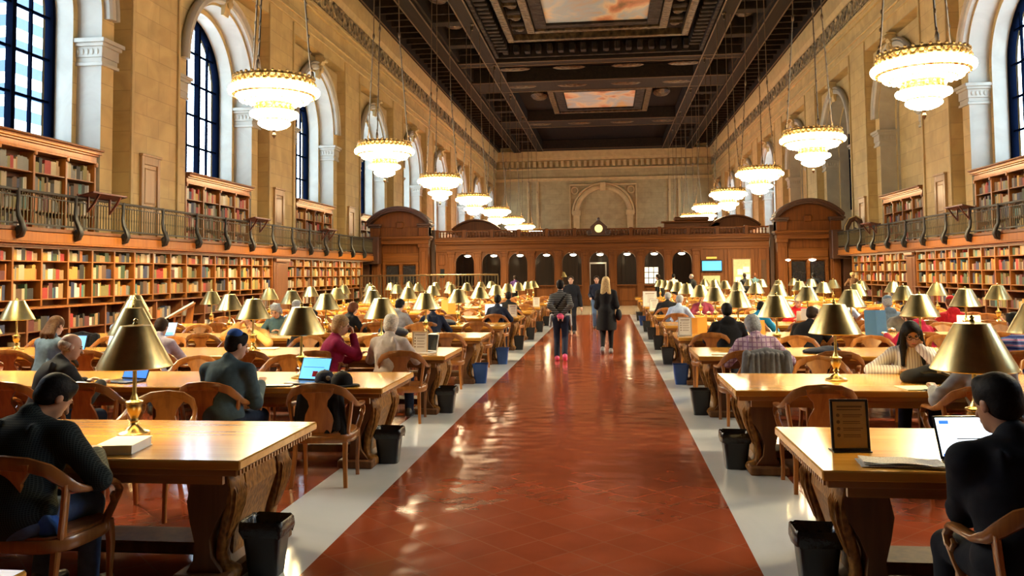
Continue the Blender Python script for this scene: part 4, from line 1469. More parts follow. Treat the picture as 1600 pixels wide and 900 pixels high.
for sg, sd in ((-1, 'left'), (1, 'right')):
    for i in range(NROW):
        for j, x in enumerate(LX):
            y = F0 + FP * i + .72
            if not in_frame((sg * x, y, 1.3), 60): continue
            P_LAMP.at((sg * x + rl.uniform(-.03, .03), y + rl.uniform(-.02, .02), TZ), rl.uniform(0, 6), 'brass table lamp, %s from the aisle on the %s %s table' % (ORD[j], ROWN[i], sd), 'lamp', 'brass lamps on the reading tables')

for p_, l_ in LAMP_EXTRA: P_LAMP.at(p_, 0, l_, 'lamp')

# ---------------------------------------------------------------- armchairs
def make_chair():
    r = thing('armchair', '', 'chair')                       # the sitter looks along +Y
    m_ = MB()
    out = [(.26 * math.copysign(abs(math.cos(a)) ** .6, math.cos(a)), .02 + .245 * math.copysign(abs(math.sin(a)) ** .6, math.sin(a))) for a in [2 * PI * i / 28 for i in range(28)]]
    m_.prism(out, .425, .452, 'xy', smooth=True)
    m_.ell((0, .02, .447), (.235, .215, .014), 20, 6)
    m_.build('seat', 'chair_oak', r)
    m_ = MB()
    m_.tube([(x * 1.03, y, .405) for x, y in out], [(.020, .035)] * 28, 8, 0, (0, 0, 1), closed=True, sq=4)
    m_.build('seat_rail', 'chair_oak', r)
    half = [(.285, .215, .635), (.292, .16, .662), (.298, .05, .668), (.298, -.06, .672), (.288, -.14, .700), (.262, -.20, .752), (.215, -.248, .808), (.13, -.285, .842), (0, -.30, .852)]
    rad = [(.024, .014), (.030, .016), (.030, .016), (.027, .018), (.020, .028), (.016, .034), (.014, .036), (.0135, .038), (.0135, .040)]
    P = half + [(-x, y, z) for x, y, z in half[-2::-1]]
    m_ = MB()
    m_.tube(P, rad + rad[-2::-1], 10, 0, (0, 0, 1), sq=3)
    m_.build('bow_rail', 'chair_oak', r)
    m_ = MB()
    sp = [(.145, .845), (.135, .80), (.085, .74), (.075, .69), (.11, .62), (.125, .56), (.105, .48), (.09, .44)]
    poly = sp + [(-x, z) for x, z in sp[::-1]]
    n = len(sp)
    v = []
    for d in (-.011, .011):
        v += [(x, -.295 + (.85 - z) * .25 + d, z) for x, z in poly]
    f = []
    for i in range(n - 1):
        a, b_, c_, d_ = i, i + 1, 2 * n - 2 - i, 2 * n - 1 - i
        f += [(a, b_, c_, d_), (2 * n + a, 2 * n + b_, 2 * n + c_, 2 * n + d_)]
    for i in range(2 * n): f.append((i, (i + 1) % (2 * n), 2 * n + (i + 1) % (2 * n), 2 * n + i))
    m_.add(v, f)
    m_.build('splat', 'chair_oak', r)
    for s2 in (-1, 1):
        m_ = MB()
        m_.tube([(s2 * .272, -.175, .725), (s2 * .255, -.165, .60), (s2 * .235, -.155, .47), (s2 * .23, -.15, .40)], [(.016, .026), (.016, .024), (.017, .026), (.018, .028)], 8, 0, (0, 1, 0), sq=3)
        m_.build('back_stile', 'chair_oak', r)
        m_ = MB()
        m_.tube([(s2 * .285, .215, .635), (s2 * .286, .240, .600), (s2 * .284, .228, .560), (s2 * .280, .195, .545), (s2 * .279, .185, .575), (s2 * .281, .20, .59)], [(.016, .020), (.015, .022), (.015, .022), (.013, .018), (.012, .014), (.010, .01)], 8, 0, (1, 0, 0), sq=3)
        m_.tube([(s2 * .283, .225, .56), (s2 * .272, .19, .50), (s2 * .255, .16, .44), (s2 * .25, .15, .40)], [(.014, .02), (.015, .022), (.016, .024), (.016, .026)], 8, 0, (1, 0, 0), sq=3)
        m_.build('arm_support', 'chair_oak', r)
        m_ = MB()
        m_.tube([(s2 * .235, .22, .43), (s2 * .24, .235, .30), (s2 * .233, .235, .12), (s2 * .236, .245, 0)], [.024, .021, .015, .017], 8, 0, (0, 1, 0), sq=4)
        m_.build('leg', 'chair_oak', r)
        m_ = MB()
        m_.tube([(s2 * .21, -.16, .43), (s2 * .215, -.19, .25), (s2 * .232, -.245, 0)], [.024, .020, .017], 8, 0, (0, 1, 0), sq=4)
        m_.build('leg', 'chair_oak', r)
    return r
P_CHAIR = Proto(make_chair)
NEAR_X = [2.03 + 1.03 * j for j in range(7)]
FAR_X = [3.08 + 1.03 * j for j in range(6)]
rc = random.Random(5)
CHAIRS = {}
SKIP = {(1, 0, 'far'): range(9), (-1, 0, 'far'): (1, 2, 3, 4, 5)}
NOFAR = set()
def place_chair(sg, i, side, j, x, dy=0, rot=0, y=None):
    f = F0 + FP * i
    yy = y if y is not None else (f - .22 - dy if side == 'near' else f + TD + .22 + dy)
    sd = 'left' if sg < 0 else 'right'
    o = P_CHAIR.at((sg * x, yy, 0), (0 if side == 'near' else PI) + rot,
                   'wooden armchair, %s in the row on the %s side of the %s %s table' % (ORD[j], side, ROWN[i], sd), 'chair', 'wooden armchairs at the reading tables')
    CHAIRS[sg, i, side, j] = (sg * x, yy)
    return o
# chairs whose sitters or place the photo fixes: (side of aisle, row, near/far) -> list of (x, back-off, turn)
FIXED = {(-1, 0, 'near'): [(2.60, .0, -.06)], (1, 0, 'near'): [(2.30, .49, .04)], (-1, 0, 'far'): [(3.02, .10, .06)], (1, 0, 'far'): [],
         (-1, 1, 'near'): [(2.0, .12, .10), (3.02, .05, 0), (4.13, .1, 0), (4.85, .1, -.1)],
         (-1, 1, 'far'): [(3.2, .12, 0), (4.25, .0, 0), (5.2, .12, 0)],
         (1, 1, 'near'): [(2.2, .02, 0), (3.4, .06, 0), (4.6, .0, 0)],
         (1, 1, 'far'): [(2.72, .05, 0), (3.82, .1, 0), (5.0, .1, 0)]}
for sg in (-1, 1):
    for i in range(NROW):
        for side in ('near', 'far'):
            key = (sg, i, side)
            if key in FIXED:
                for j, (x, dy, ro) in enumerate(FIXED[key]): place_chair(sg, i, side, j, x, dy, ro)
                continue
            n = 0
            lim = 9 if i < 7 else 4
            for x in (NEAR_X if side == 'near' else FAR_X)[:lim]:
                y = F0 + FP * i + (-.35 if side == 'near' else TD + .35)
                if not in_frame((sg * x, y, .8), 30): continue
                if i > 2 and rc.random() < .06: continue
                place_chair(sg, i, side, n, x + rc.uniform(-.06, .06), rc.uniform(-.02, .12), rc.uniform(-.16, .16))
                n += 1

# ---------------------------------------------------------------- waste bins at the table ends
def make_bin(colour, liner):
    r = thing('waste_bin', '', 'bin')
    def ring(w, d, z, n=5, cr=.04):
        P = []
        for cx, cy, a0 in ((w - cr, d - cr, 0), (-w + cr, d - cr, PI / 2), (-w + cr, -d + cr, PI), (w - cr, -d + cr, 1.5 * PI)):
            for k in range(n):
                a = a0 + PI / 2 * k / (n - 1)
                P.append((cx + cr * math.cos(a), cy + cr * math.sin(a), z))
        return P
    def loft(mb, rings, mi=0, cap=True):
        n = len(rings[0]); v = [p for q in rings for p in q]; f = []
        for a in range(len(rings) - 1):
            for k in range(n): f.append((a * n + k, a * n + (k + 1) % n, (a + 1) * n + (k + 1) % n, (a + 1) * n + k))
        if cap: f.append(tuple(range(n)))
        mb.add(v, f, mi, True)
    m_ = MB()
    loft(m_, [ring(.105, .085, 0), ring(.142, .118, .35), ring(.150, .126, .352), ring(.150, .126, .368), ring(.138, .114, .366), ring(.136, .112, .34), ring(.10, .08, .02)])
    m_.build('bin_body', colour, r)
    if liner:
        m_ = MB()
        q = random.Random(2)
        n = len(ring(.15, .13, 0))
        jit = [q.uniform(-.012, .012) for _ in range(n)]
        rr = []
        for w, d, z, a in ((.145, .12, .27, 1.6), (.158, .134, .31, 1), (.156, .132, .365, .5), (.148, .124, .378, .4), (.135, .11, .36, .6), (.12, .095, .20, 1), (.06, .05, .12, 1)):
            rr.append([(x * (1 + jit[k] * a * 4), y * (1 + jit[(k * 3) % n] * a * 4), z + jit[(k * 7) % n] * a * .9) for k, (x, y, z) in enumerate(ring(w, d, z))])
        loft(m_, rr, 0, False)
        m_.build('bin_liner', 'liner', r)
    return r
BIN = {('black_plastic', True): Proto(lambda: make_bin('black_plastic', True)), ('blue_plastic', False): Proto(lambda: make_bin('blue_plastic', False)), ('black_plastic', False): Proto(lambda: make_bin('black_plastic', False))}
BINS_L = [(4.94, 0), (7.92, 0), (10.8, 0), (13.72, 1), (16.6, 1)] + [(F0 + FP * i + .35, 2) for i in range(5, 10)]
BINS_R = [(5.02, 0), (7.92, 0), (10.82, 2), (13.7, 1), (16.65, 2)] + [(F0 + FP * i + .35, 1 if i == 8 else 2) for i in range(5, 10)]
for sg, sd, bl in ((-1, 'left', BINS_L), (1, 'right', BINS_R)):
    for i, (y, t) in enumerate(bl):
        key = (('black_plastic', True), ('blue_plastic', False), ('black_plastic', False))[t]
        col = ('black waste bin with plastic liner', 'blue waste bin', 'black waste bin')[t]
        BIN[key].at((sg * (1.63 if i else (1.595 if sg < 0 else 1.655)), y, 0), rc.uniform(-.08, .08), '%s at the aisle end of the %s %s table' % (col, ROWN[i], sd), 'bin', 'waste bins along the aisle', (.88, .88, .88))
# ================================================================ people: smooth-union bodies
class Field:
    def __init__(s, lo, hi, h):
        s.h = h
        s.lo = np.array(lo, float)
        s.n = np.ceil((np.array(hi) - s.lo) / h).astype(int) + 1
        s.f = np.full(s.n, .12, np.float32)
    def _sl(s, lo, hi):
        a = np.maximum(0, np.floor((lo - s.lo) / s.h).astype(int))
        b = np.minimum(s.n, np.ceil((hi - s.lo) / s.h).astype(int) + 1)
        if (b <= a).any(): return None, None
        sl = tuple(slice(i, j) for i, j in zip(a, b))
        g = [(s.lo[k] + s.h * np.arange(a[k], b[k])).astype(np.float32) for k in range(3)]
        return sl, (g[0][:, None, None], g[1][None, :, None], g[2][None, None, :])
    def _merge(s, sl, d, k, sub=False):
        f = s.f[sl]
        if sub:
            s.f[sl] = np.maximum(f, -d)
            return
        if k > 0:
            hh = np.maximum(k - np.abs(f - d), 0) / k
            s.f[sl] = np.minimum(f, d) - hh * hh * k * .25
        else:
            s.f[sl] = np.minimum(f, d)
    def cap(s, a, b, ra, rb, k=.03, flat=None):
        a, b = np.array(a, float), np.array(b, float)
        m = max(ra, rb) + k + 2 * s.h
        sl, g = s._sl(np.minimum(a, b) - m, np.maximum(a, b) + m)
        if sl is None: return
        ba = b - a
        L2 = max(1e-9, ba @ ba)
        px, py, pz = g[0] - a[0], g[1] - a[1], g[2] - a[2]
        t = np.clip((px * ba[0] + py * ba[1] + pz * ba[2]) / L2, 0, 1)
        d = np.sqrt((px - t * ba[0]) ** 2 + (py - t * ba[1]) ** 2 + (pz - t * ba[2]) ** 2) - (ra + (rb - ra) * t)
        s._merge(sl, d, k)
    def ell(s, c, r, R=None, k=.03, sub=False):
        c, r = np.array(c, float), np.array(r, float)
        m = r.max() + k + 2 * s.h
        sl, g = s._sl(c - m, c + m)
        if sl is None: return
        p = [g[i] - c[i] for i in range(3)]
        if R is not None:                       # rows of R: local axes
            p = [p[0] * R[i][0] + p[1] * R[i][1] + p[2] * R[i][2] for i in range(3)]
        q = np.sqrt((p[0] / r[0]) ** 2 + (p[1] / r[1]) ** 2 + (p[2] / r[2]) ** 2)
        q2 = np.sqrt((p[0] / r[0] ** 2) ** 2 + (p[1] / r[1] ** 2) ** 2 + (p[2] / r[2] ** 2) ** 2) + 1e-6
        s._merge(sl, q * (q - 1) / q2, k, sub)
    def cut(s, c, n):
        """keep only the side of the plane the normal points away from"""
        g = [s.lo[k] + s.h * np.arange(s.n[k]) for k in range(3)]
        d = (g[0][:, None, None] - c[0]) * n[0] + (g[1][None, :, None] - c[1]) * n[1] + (g[2][None, None, :] - c[2]) * n[2]
        s.f = np.maximum(s.f, d.astype(np.float32))
    def mesh(s, name, mats, colour=None):
        f = s.f
        f[0], f[-1], f[:, 0], f[:, -1], f[:, :, 0], f[:, :, -1] = .1, .1, .1, .1, .1, .1
        ins = f < 0
        cnt = np.zeros(np.array(f.shape) - 1, np.int8)
        for i in (0, 1):
            for j in (0, 1):
                for k in (0, 1):
                    cnt += ins[i:f.shape[0] - 1 + i, j:f.shape[1] - 1 + j, k:f.shape[2] - 1 + k]
        I, J, K = np.nonzero((cnt > 0) & (cnt < 8))
        if len(I) == 0: return None
        idx = np.full(cnt.shape, -1, np.int32)
        idx[I, J, K] = np.arange(len(I))
        acc = np.zeros((len(I), 3)); num = np.zeros(len(I))
        base = np.stack([I, J, K], 1)
        cr = [(i, j, k) for i in (0, 1) for j in (0, 1) for k in (0, 1)]
        for a in cr:
            for ax in range(3):
                if a[ax]: continue
                b = list(a); b[ax] = 1
                fa = f[I + a[0], J + a[1], K + a[2]]; fb = f[I + b[0], J + b[1], K + b[2]]
                m = (fa < 0) != (fb < 0)
                t = np.where(m, fa / np.where(np.abs(fa - fb) < 1e-9, 1, fa - fb), 0)
                p = np.array(a, float)[None, :].repeat(len(I), 0)
                p[:, ax] += t
                acc += p * m[:, None]; num += m
        V = s.lo + s.h * (base + acc / num[:, None])
        Q = []
        for ax in range(3):
            sa = [slice(None)] * 3; sb = [slice(None)] * 3
            sa[ax] = slice(0, -1); sb[ax] = slice(1, None)
            A, B = ins[tuple(sa)], ins[tuple(sb)]
            for flip in (0, 1):
                e = np.stack(np.nonzero((A & ~B) if flip == 0 else (~A & B)), 1)
                u, w = [(1, 2), (2, 0), (0, 1)][ax]
                def g(du, dw):
                    q = e.copy(); q[:, u] -= du; q[:, w] -= dw
                    return idx[q[:, 0], q[:, 1], q[:, 2]]
                c4_ = [g(1, 1), g(0, 1), g(0, 0), g(1, 0)]
                if flip: c4_ = c4_[::-1]
                Q.append(np.stack(c4_, 1))
        Q = np.concatenate(Q)
        me = bpy.data.meshes.new(name)
        me.vertices.add(len(V)); me.vertices.foreach_set('co', V.astype(np.float32).ravel())
        me.loops.add(len(Q) * 4); me.loops.foreach_set('vertex_index', Q.astype(np.int32).ravel())
        me.polygons.add(len(Q)); me.polygons.foreach_set('loop_start', np.arange(0, len(Q) * 4, 4, dtype=np.int32))
        me.polygons.foreach_set('use_smooth', np.ones(len(Q), bool))
        for m_ in ([mats] if isinstance(mats, str) else mats): me.materials.append(MATS[m_])
        me.update(calc_edges=True)
        me.validate()
        return me

for k, c in {'skin_light': (.55, .33, .23), 'skin_tan': (.42, .23, .14), 'skin_brown': (.25, .12, .065)}.items():
    plain(k, c, .45, noise=.06, ns=30)
for k, c in {'black': (.008, .007, .007), 'dark_brown': (.03, .017, .010), 'brown': (.10, .05, .022), 'blond': (.50, .36, .17), 'grey': (.30, .32, .34), 'white': (.60, .56, .48), 'auburn': (.12, .04, .015), 'sandy': (.34, .22, .11)}.items():
    m = plain('hair_' + k, c, .6, noise=.35, ns=60, bump=.3, spec=.15)
def cloth(name, c, noise=.15, rough=.85, bump=.25):
    return plain('cloth_' + name, c, rough, spec=.2, noise=noise, ns=22, bump=bump, sheen=.0)
for k, c in {'teal_black': (.012, .020, .020), 'charcoal': (.028, .030, .034), 'black': (.008, .008, .010), 'suit': (.010, .012, .018), 'navy': (.012, .018, .04), 'jeans': (.07, .12, .23), 'dark_jeans': (.018, .028, .055),
             'slate': (.055, .095, .12), 'sky': (.36, .46, .66), 'magenta': (.20, .008, .05), 'cream': (.50, .44, .40), 'lilac': (.44, .40, .50), 'white': (.62, .60, .58), 'tan': (.55, .33, .12), 'teal': (.05, .10, .13),
             'pale_grey': (.36, .37, .38), 'grey': (.14, .15, .17), 'red': (.45, .012, .02), 'crimson': (.36, .010, .04), 'blue_grey': (.13, .19, .26), 'blue': (.03, .10, .40), 'cyan': (.02, .25, .48), 'purple': (.07, .03, .12),
             'maroon': (.14, .02, .05), 'yellow': (.65, .55, .03), 'pink': (.75, .12, .25), 'denim': (.10, .16, .24), 'brown': (.12, .06, .03)}.items():
    cloth(k, c)
def stripes(name, cols, freq, axis=2, kind='Object', rot=0):
    m, nt, b = new_mat('cloth_' + name)
    mp = coords(nt, (1, 1, 1), (rot, 0, 0), kind)
    w = N(nt, 'ShaderNodeTexWave', wave_type='BANDS', bands_direction='XYZ'[axis], Scale=freq, Distortion=.6, Detail=1.0)
    L(nt, mp, 0, w, 'Vector')
    r = ramp(nt, cols); r.color_ramp.interpolation = 'CONSTANT'
    L(nt, w, 'Fac', r, 'Fac'); L(nt, r, 'Color', b, 'Base Color')
    b.inputs['Roughness'].default_value = .9; b.inputs['Specular IOR Level'].default_value = .2
def checks(name, base, line, freq, wd):
    m, nt, b = new_mat('cloth_' + name)
    mp = coords(nt, (1, 1, 1))
    mx = N(nt, 'ShaderNodeMath', operation='MAXIMUM')
    for i, ax in enumerate('XZ'):
        w = N(nt, 'ShaderNodeTexWave', wave_type='BANDS', bands_direction=ax, Scale=freq, Distortion=.35, Detail=1.0)
        L(nt, mp, 0, w, 'Vector'); L(nt, w, 'Fac', mx, i)
    r = ramp(nt, [(0, base), (1 - wd, base), (1 - wd * .4, line)])
    L(nt, mx, 0, r, 'Fac'); L(nt, r, 'Color', b, 'Base Color')
    b.inputs['Roughness'].default_value = .9; b.inputs['Specular IOR Level'].default_value = .2
checks('dark_check', (.006, .010, .012), (.026, .036, .036), 30, .30)
checks('lilac_check', (.47, .36, .44), (.26, .15, .26), 6.0, .22)
stripes('grey_stripe', [(0, (.018, .018, .020)), (.62, (.17, .17, .17))], 8.5)
stripes('blue_stripe', [(0, (.02, .03, .16)), (.35, (.16, .28, .50)), (.6, (.035, .02, .10)), (.82, (.36, .20, .36))], 5.2)
stripes('white_stripe', [(0, (.74, .72, .72)), (.82, (.40, .34, .36))], 12, 0)
plain('sole_white', (.7, .7, .7), .6)
plain('shoe_black', (.012, .012, .013), .4)
plain('shoe_pink', (.80, .10, .28), .5)
plain('shoe_grey', (.16, .16, .18), .6)
plain('lips', (.40, .10, .09), .4)
plain('eye_dark', (.015, .012, .01), .15)

def unit(v):
    v = np.array(v, float)
    return v / max(1e-9, np.linalg.norm(v))
def ik(a, b, l1, l2, pole):
    a, b = np.array(a, float), np.array(b, float)
    d = b - a
    n = np.linalg.norm(d)
    if n > (l1 + l2) * .995:
        b = a + d / n * (l1 + l2) * .995; d = b - a; n = np.linalg.norm(d)
    x = (l1 * l1 - l2 * l2 + n * n) / (2 * n)
    h = math.sqrt(max(0, l1 * l1 - x * x))
    u = d / n
    p = np.array(pole, float); p = p - u * (p @ u); p = unit(p)
    return a + u * x + p * h, b
def rot(axis, a):
    return np.array(Matrix.Rotation(a, 3, Vector(axis)))
def person(label, x, y, face, spec, group=None):
    """spec: pose and dress; local frame: +X right hand side, +Y where the person faces, Z up"""
    g = spec.get
    h = g('vox', .012)
    s = g('scale', 1.0)
    sit = g('sit', True)
    lean, side = g('lean', .15), g('side', 0.0)
    bulk = g('bulk', 1.0)
    r = thing('person', label, 'person', (x, y, 0), math.radians(face), group)
    hipz = .545 if sit else .93 * s
    hip = np.array([0, -.02 if sit else 0, hipz])
    tw = g('twist', 0.0)
    Rt = rot((0, 0, 1), tw) @ rot((0, 1, 0), side) @ rot((1, 0, 0), -lean)
    def T(p): return hip + Rt @ (np.array(p, float) * s)
    neck = T((0, 0, .50)); chest = T((0, .01, .31)); waist = T((0, .005, .14))
    shw = .168 * (1 + (bulk - 1) * .5) * g('shoulder', 1.0)
    sh = [T((q * shw, 0, .418)) for q in (-1, 1)]
    # head frame
    hy, hp, hr = g('head_yaw', 0.0), g('head_pitch', 0.0), g('head_roll', 0.0)
    Rh = rot((0, 0, 1), tw + hy) @ rot((0, 1, 0), side * .6 + hr) @ rot((1, 0, 0), -lean * .6 - hp)
    hc = neck + Rh @ (np.array((0, .030, .155)) * s)
    def Hd(p): return hc + Rh @ (np.array(p, float) * s)
    Rinv = Rh.T
    # arms
    hands = g('hands', [(-.16, .42, .80), (.16, .42, .80)])
    UA, FA = .30 * s, .27 * s
    arms = []
    for q, (S, hd) in enumerate(zip(sh, hands)):
        sg = -1 if q == 0 else 1
        pole = g('poles', [(-.7, -.3, -.7), (.7, -.3, -.7)])[q]
        E, W = ik(S, hd, UA, FA, pole)
        arms.append((S, E, W))
    # legs
    if sit:
        kz = .50
        kn = [np.array([q * .13, .42, kz]) for q in (-1, 1)]
        ft = [np.array([q * .15, .38 + g('foot', (0, 0))[i], .09]) for i, q in enumerate((-1, 1))]
        hj = [hip + np.array([q * .095, 0, -.01]) for q in (-1, 1)]
    else:
        hj = [hip + np.array([q * .09 * s, 0, -.02]) for q in (-1, 1)]
        st = g('stride', (.0, .0))
        lift = g('lift', (.0, .0))
        ft = [np.array([q * .085 * s, st[i], .085 + lift[i]]) for i, q in enumerate((-1, 1))]
        kn = []
        for a, b in zip(hj, ft):
            k_, b2 = ik(a, b, .44 * s, .43 * s, (0, 1, 0))
            kn.append(k_)
    pts = np.array([neck, hc, Hd((0, 0, .14)), *sh, *[p for a in arms for p in a], *kn, *ft, hip])
    lo, hi = pts.min(0) - .30, pts.max(0) + .30
    lo[2] = max(lo[2], -.02)
    legs = g('legs', True)
    # ------- body, one continuous skin
    b = Field(lo, hi, h)
    b.ell(T((0, .0, .02)), (.155 * s, .115 * s, .12 * s), Rt.T, .05)
    b.ell(T((0, .01, .32)), (.155 * s, .105 * s, .17 * s), Rt.T, .06)
    b.cap(T((0, 0, .1)), T((0, 0, .3)), .115 * s, .12 * s, .05)
    b.cap(T((0, -.005, .44)), neck + (hc - neck) * .55, .052 * s, .050 * s, .03)
    for (S, E, W), sg in zip(arms, (-1, 1)):
        b.cap(T((sg * .04, 0, .45)), S, .045 * s, .044 * s, .04)
        b.cap(S, E, .047 * s, .039 * s, .03)
        b.cap(E, W, .039 * s, .026 * s, .02)
    if legs:
        for a, k_, f_ in zip(hj, kn, ft):
            b.cap(a, k_, .078 * s, .055 * s, .05); b.cap(k_, f_, .055 * s, .038 * s, .03)
            b.cap(f_ + (0, -.03, -.04), f_ + (0, .15, -.055), .04, .032, .02)
    # head
    b.ell(Hd((0, -.012, .03)), (.074 * s, .094 * s, .088 * s), Rinv, .02)
    b.ell(Hd((0, .022, -.035)), (.058 * s, .068 * s, .078 * s), Rinv, .03)
    b.ell(Hd((0, .060, -.088)), (.026 * s, .022 * s, .020 * s), Rinv, .03)
    b.cap(Hd((0, .085, .012)), Hd((0, .112, -.028)), .009 * s, .014 * s, .012)
    b.ell(Hd((0, .078, .022)), (.045 * s, .014 * s, .010 * s), Rinv, .015)
    for q in (-1, 1):
        b.ell(Hd((q * .076, -.008, -.005)), (.010 * s, .020 * s, .032 * s), Rinv, .008)
        b.ell(Hd((q * .031, .083, .006)), (.016 * s, .012 * s, .010 * s), Rinv, 0, True)
    b.ell(Hd((0, .086, -.058)), (.026 * s, .012 * s, .010 * s), Rinv, .012)
    # hands: palm, four unequal fingers bent at the knuckles, thumb from the side
    curl = g('curl', (.5, .5))
    pn = g('palms', [None, None])
    for q, (S, E, W) in enumerate(arms):
        sg = -1 if q == 0 else 1
        d = unit(W - E)
        if g('hand_dirs', [None, None])[q] is not None: d = unit(g('hand_dirs', [None, None])[q])
        n = np.array(pn[q] if pn[q] is not None else (0, 0, -1), float)
        n = n - d * (n @ d)
        n = unit(n if np.linalg.norm(n) > .1 else np.array((0, 1, 0)) - d * d[1])
        w = np.cross(d, n) * sg            # towards the thumb
        palm = W + d * .055 * s
        for t in (-.024, -.008, .008, .024):
            b.cap(W + w * t * .7, W + d * .085 * s + w * t, .016, .013, .012)
        if h <= .0125:
            for t, ln in ((.027, .070), (.009, .080), (-.009, .075), (-.026, .058)):
                k0 = W + d * .088 * s + w * t
                c = curl[q]
                d1 = unit(d * math.cos(c) + n * math.sin(c)); d2 = unit(d * math.cos(c * 2.2) + n * math.sin(c * 2.2))
                k1 = k0 + d1 * ln * .5 * s; k2 = k1 + d2 * ln * .5 * s
                b.cap(k0, k1, .0105, .0095, .004); b.cap(k1, k2, .0095, .008, .004)
            t0 = W + d * .03 * s + w * .022; t1 = W + d * .062 * s + w * .052 + n * .010; t2 = t1 + unit(d + n * .4) * .030
            b.cap(t0, t1, .015, .011, .010); b.cap(t1, t2, .011, .009, .004)
        else:
            b.cap(W + d * .08 * s, W + d * .15 * s + n * .03, .030, .018, .02)
    put('body', b.mesh('body', g('skin', 'skin_light')), r)
    # ------- upper garment
    e = g('ease', .016)
    f = Field(lo, hi, h)
    bk = bulk
    f.ell(T((0, .0, .03)), (.160 * s * bk + e, .120 * s * bk + e, .13 * s), Rt.T, .05)
    f.ell(T((0, .01, .30)), (.160 * s * bk + e, .112 * s * bk + e, .18 * s + e), Rt.T, .07)
    f.cap(T((-.05, -.02, .38)), T((.05, -.02, .38)), .080 * s * bk + e, .080 * s * bk + e, .06)
    f.cap(T((0, 0, .05)), T((0, 0, .3)), .125 * s * bk + e, .125 * s * bk + e, .05)
    rs = random.Random(int(abs(x) * 100 + y * 37))
    for (S, E, W), sg in zip(arms, (-1, 1)):
        f.cap(T((sg * .035, -.005, .462)), S, .050 * s + e * .6, .046 * s + e * .8, .06)
        f.cap(S, E, .048 * s * (1 + (bk - 1) * .6) + e, .042 * s + e, .04)
        cf = g('sleeve', 1.0)
        if cf > 0:
            Wc = E + (W - E) * cf * .96
            f.cap(E, Wc, .042 * s + e, .031 * s + e, .03)
        for q in range(g('folds', 4)):                            # creases at the elbow and across the back
            u = rs.random()
            p0 = S + (E - S) * (.35 + .6 * u)
            f.ell(p0 + np.array([rs.uniform(-.03, .03) for _ in range(3)]), (.05, .035, .022), None, .02)
    for q in range(g('folds', 4) * 2):
        p0 = T((rs.uniform(-.13, .13), rs.choice((-.10, .10)), rs.uniform(.02, .42)))
        f.ell(p0, (.018, .025, .09), None, .03)
    f.cap(T((0, -.015, .485)), T((0, -.005, .525)), .060 * s + e * .4, .056 * s + e * .4, .02)   # collar
    if g('hood'):
        f.ell(T((0, -.085, .49)), (.11, .06, .075), Rt.T, .03)
    if g('skirt', 0) > 0:                                     # coat or tunic hem
        L_ = g('skirt')
        f.cap(hip + (0, 0, 0), hip + (0, -.01, -L_), .17 * s + e, .20 * s + e, .05)
        f.ell(hip + (0, -.01, -L_ * .6), (.215, .16, L_ * .55), None, .06)
        f.cut(hip + (0, 0, -L_), (0, 0, -1))
    put(g('top_name', 'shirt'), f.mesh('top', 'cloth_' + g('top', 'black')), r)
    # ------- trousers and shoes
    if legs:
        f = Field(lo, hi, max(h, .012))
        f.ell(hip + (0, 0, -.02), (.175 * s * (1 + (bk - 1) * .6), .135 * s, .11 * s), None, .04)
        for a, k_, f_ in zip(hj, kn, ft):
            f.cap(a, k_, .092 * s, .066 * s, .05); f.cap(k_, f_ + (0, 0, .01), .066 * s, g('hem', .056), .03)
        put('trousers', f.mesh('trousers', 'cloth_' + g('bottom', 'dark_jeans')), r)
        f = Field(lo, hi, max(h, .010))
        tilt = g('lift', (0, 0))
        for i_, f_ in enumerate(ft):
            dz = -.05 if tilt[i_] > .02 else 0
            f.cap(f_ + (0, -.04, -.045), f_ + (0, .06, -.05 + dz), .046, .046, .02)
            f.cap(f_ + (0, .05, -.052 + dz), f_ + (0, .17, -.060 + dz), .044, .034, .02)
            f.cap(f_ + (0, -.02, .0), f_ + (0, -.02, -.03), .045, .05, .02)
        put('shoes', f.mesh('shoes', g('shoe', 'shoe_black')), r)
    # ------- hair
    st = g('hair', 'short')
    if st != 'none':
        f = Field(Hd((0, 0, 0)) - .62, Hd((0, 0, 0)) + .24, max(h * .9, .008))
        if st in ('short', 'fade'):
            f.ell(Hd((0, -.018, .042)), (.084 * s, .103 * s, .092 * s), Rinv, 0)
            f.ell(Hd((0, -.045, -.015)), (.074 * s, .066 * s, .065 * s), Rinv, .02)
            f.cap(Hd((-.035, .030, .098)), Hd((.04, .034, .095)), .026, .024, .03)
            f.ell(Hd((0, .098, -.010)), (.082 * s, .066 * s, .098 * s), Rinv, 0, True)
            for q in (-1, 1): f.ell(Hd((q * .085, .012, -.03)), (.022, .03, .045), Rinv, 0, True)
        elif st == 'bald':
            f.ell(Hd((0, -.028, .004)), (.084 * s, .088 * s, .066 * s), Rinv, 0)
            f.ell(Hd((0, .02, .075)), (.078, .125, .085), Rinv, 0, True)
            f.ell(Hd((0, .095, -.02)), (.10, .085, .12), Rinv, 0, True)
        elif st in ('bob', 'curly'):
            f.ell(Hd((0, -.02, .04)), (.092 * s, .108 * s, .096 * s), Rinv, 0)
            f.ell(Hd((0, -.045, -.04)), (.090 * s, .075 * s, .085 * s), Rinv, .03)
            if st == 'curly':
                for q in range(26):
                    a, z = rs.uniform(PI * .95, PI * 2.05), rs.uniform(-.07, .11)
                    w_ = math.sqrt(max(.1, 1 - (z / .15) ** 2))
                    f.ell(Hd((.092 * w_ * math.cos(a), -.02 + .10 * w_ * math.sin(a), z)), (.03, .03, .03), None, .015)
            f.ell(Hd((0, .095, -.03)), (.072 * s, .072 * s, .095 * s), Rinv, 0, True)
        elif st in ('long', 'wavy'):
            f.ell(Hd((0, -.016, .042)), (.088 * s, .106 * s, .094 * s), Rinv, 0)
            bd = Rt @ np.array((0, -.015, -1))
            ln = g('hair_len', .34)
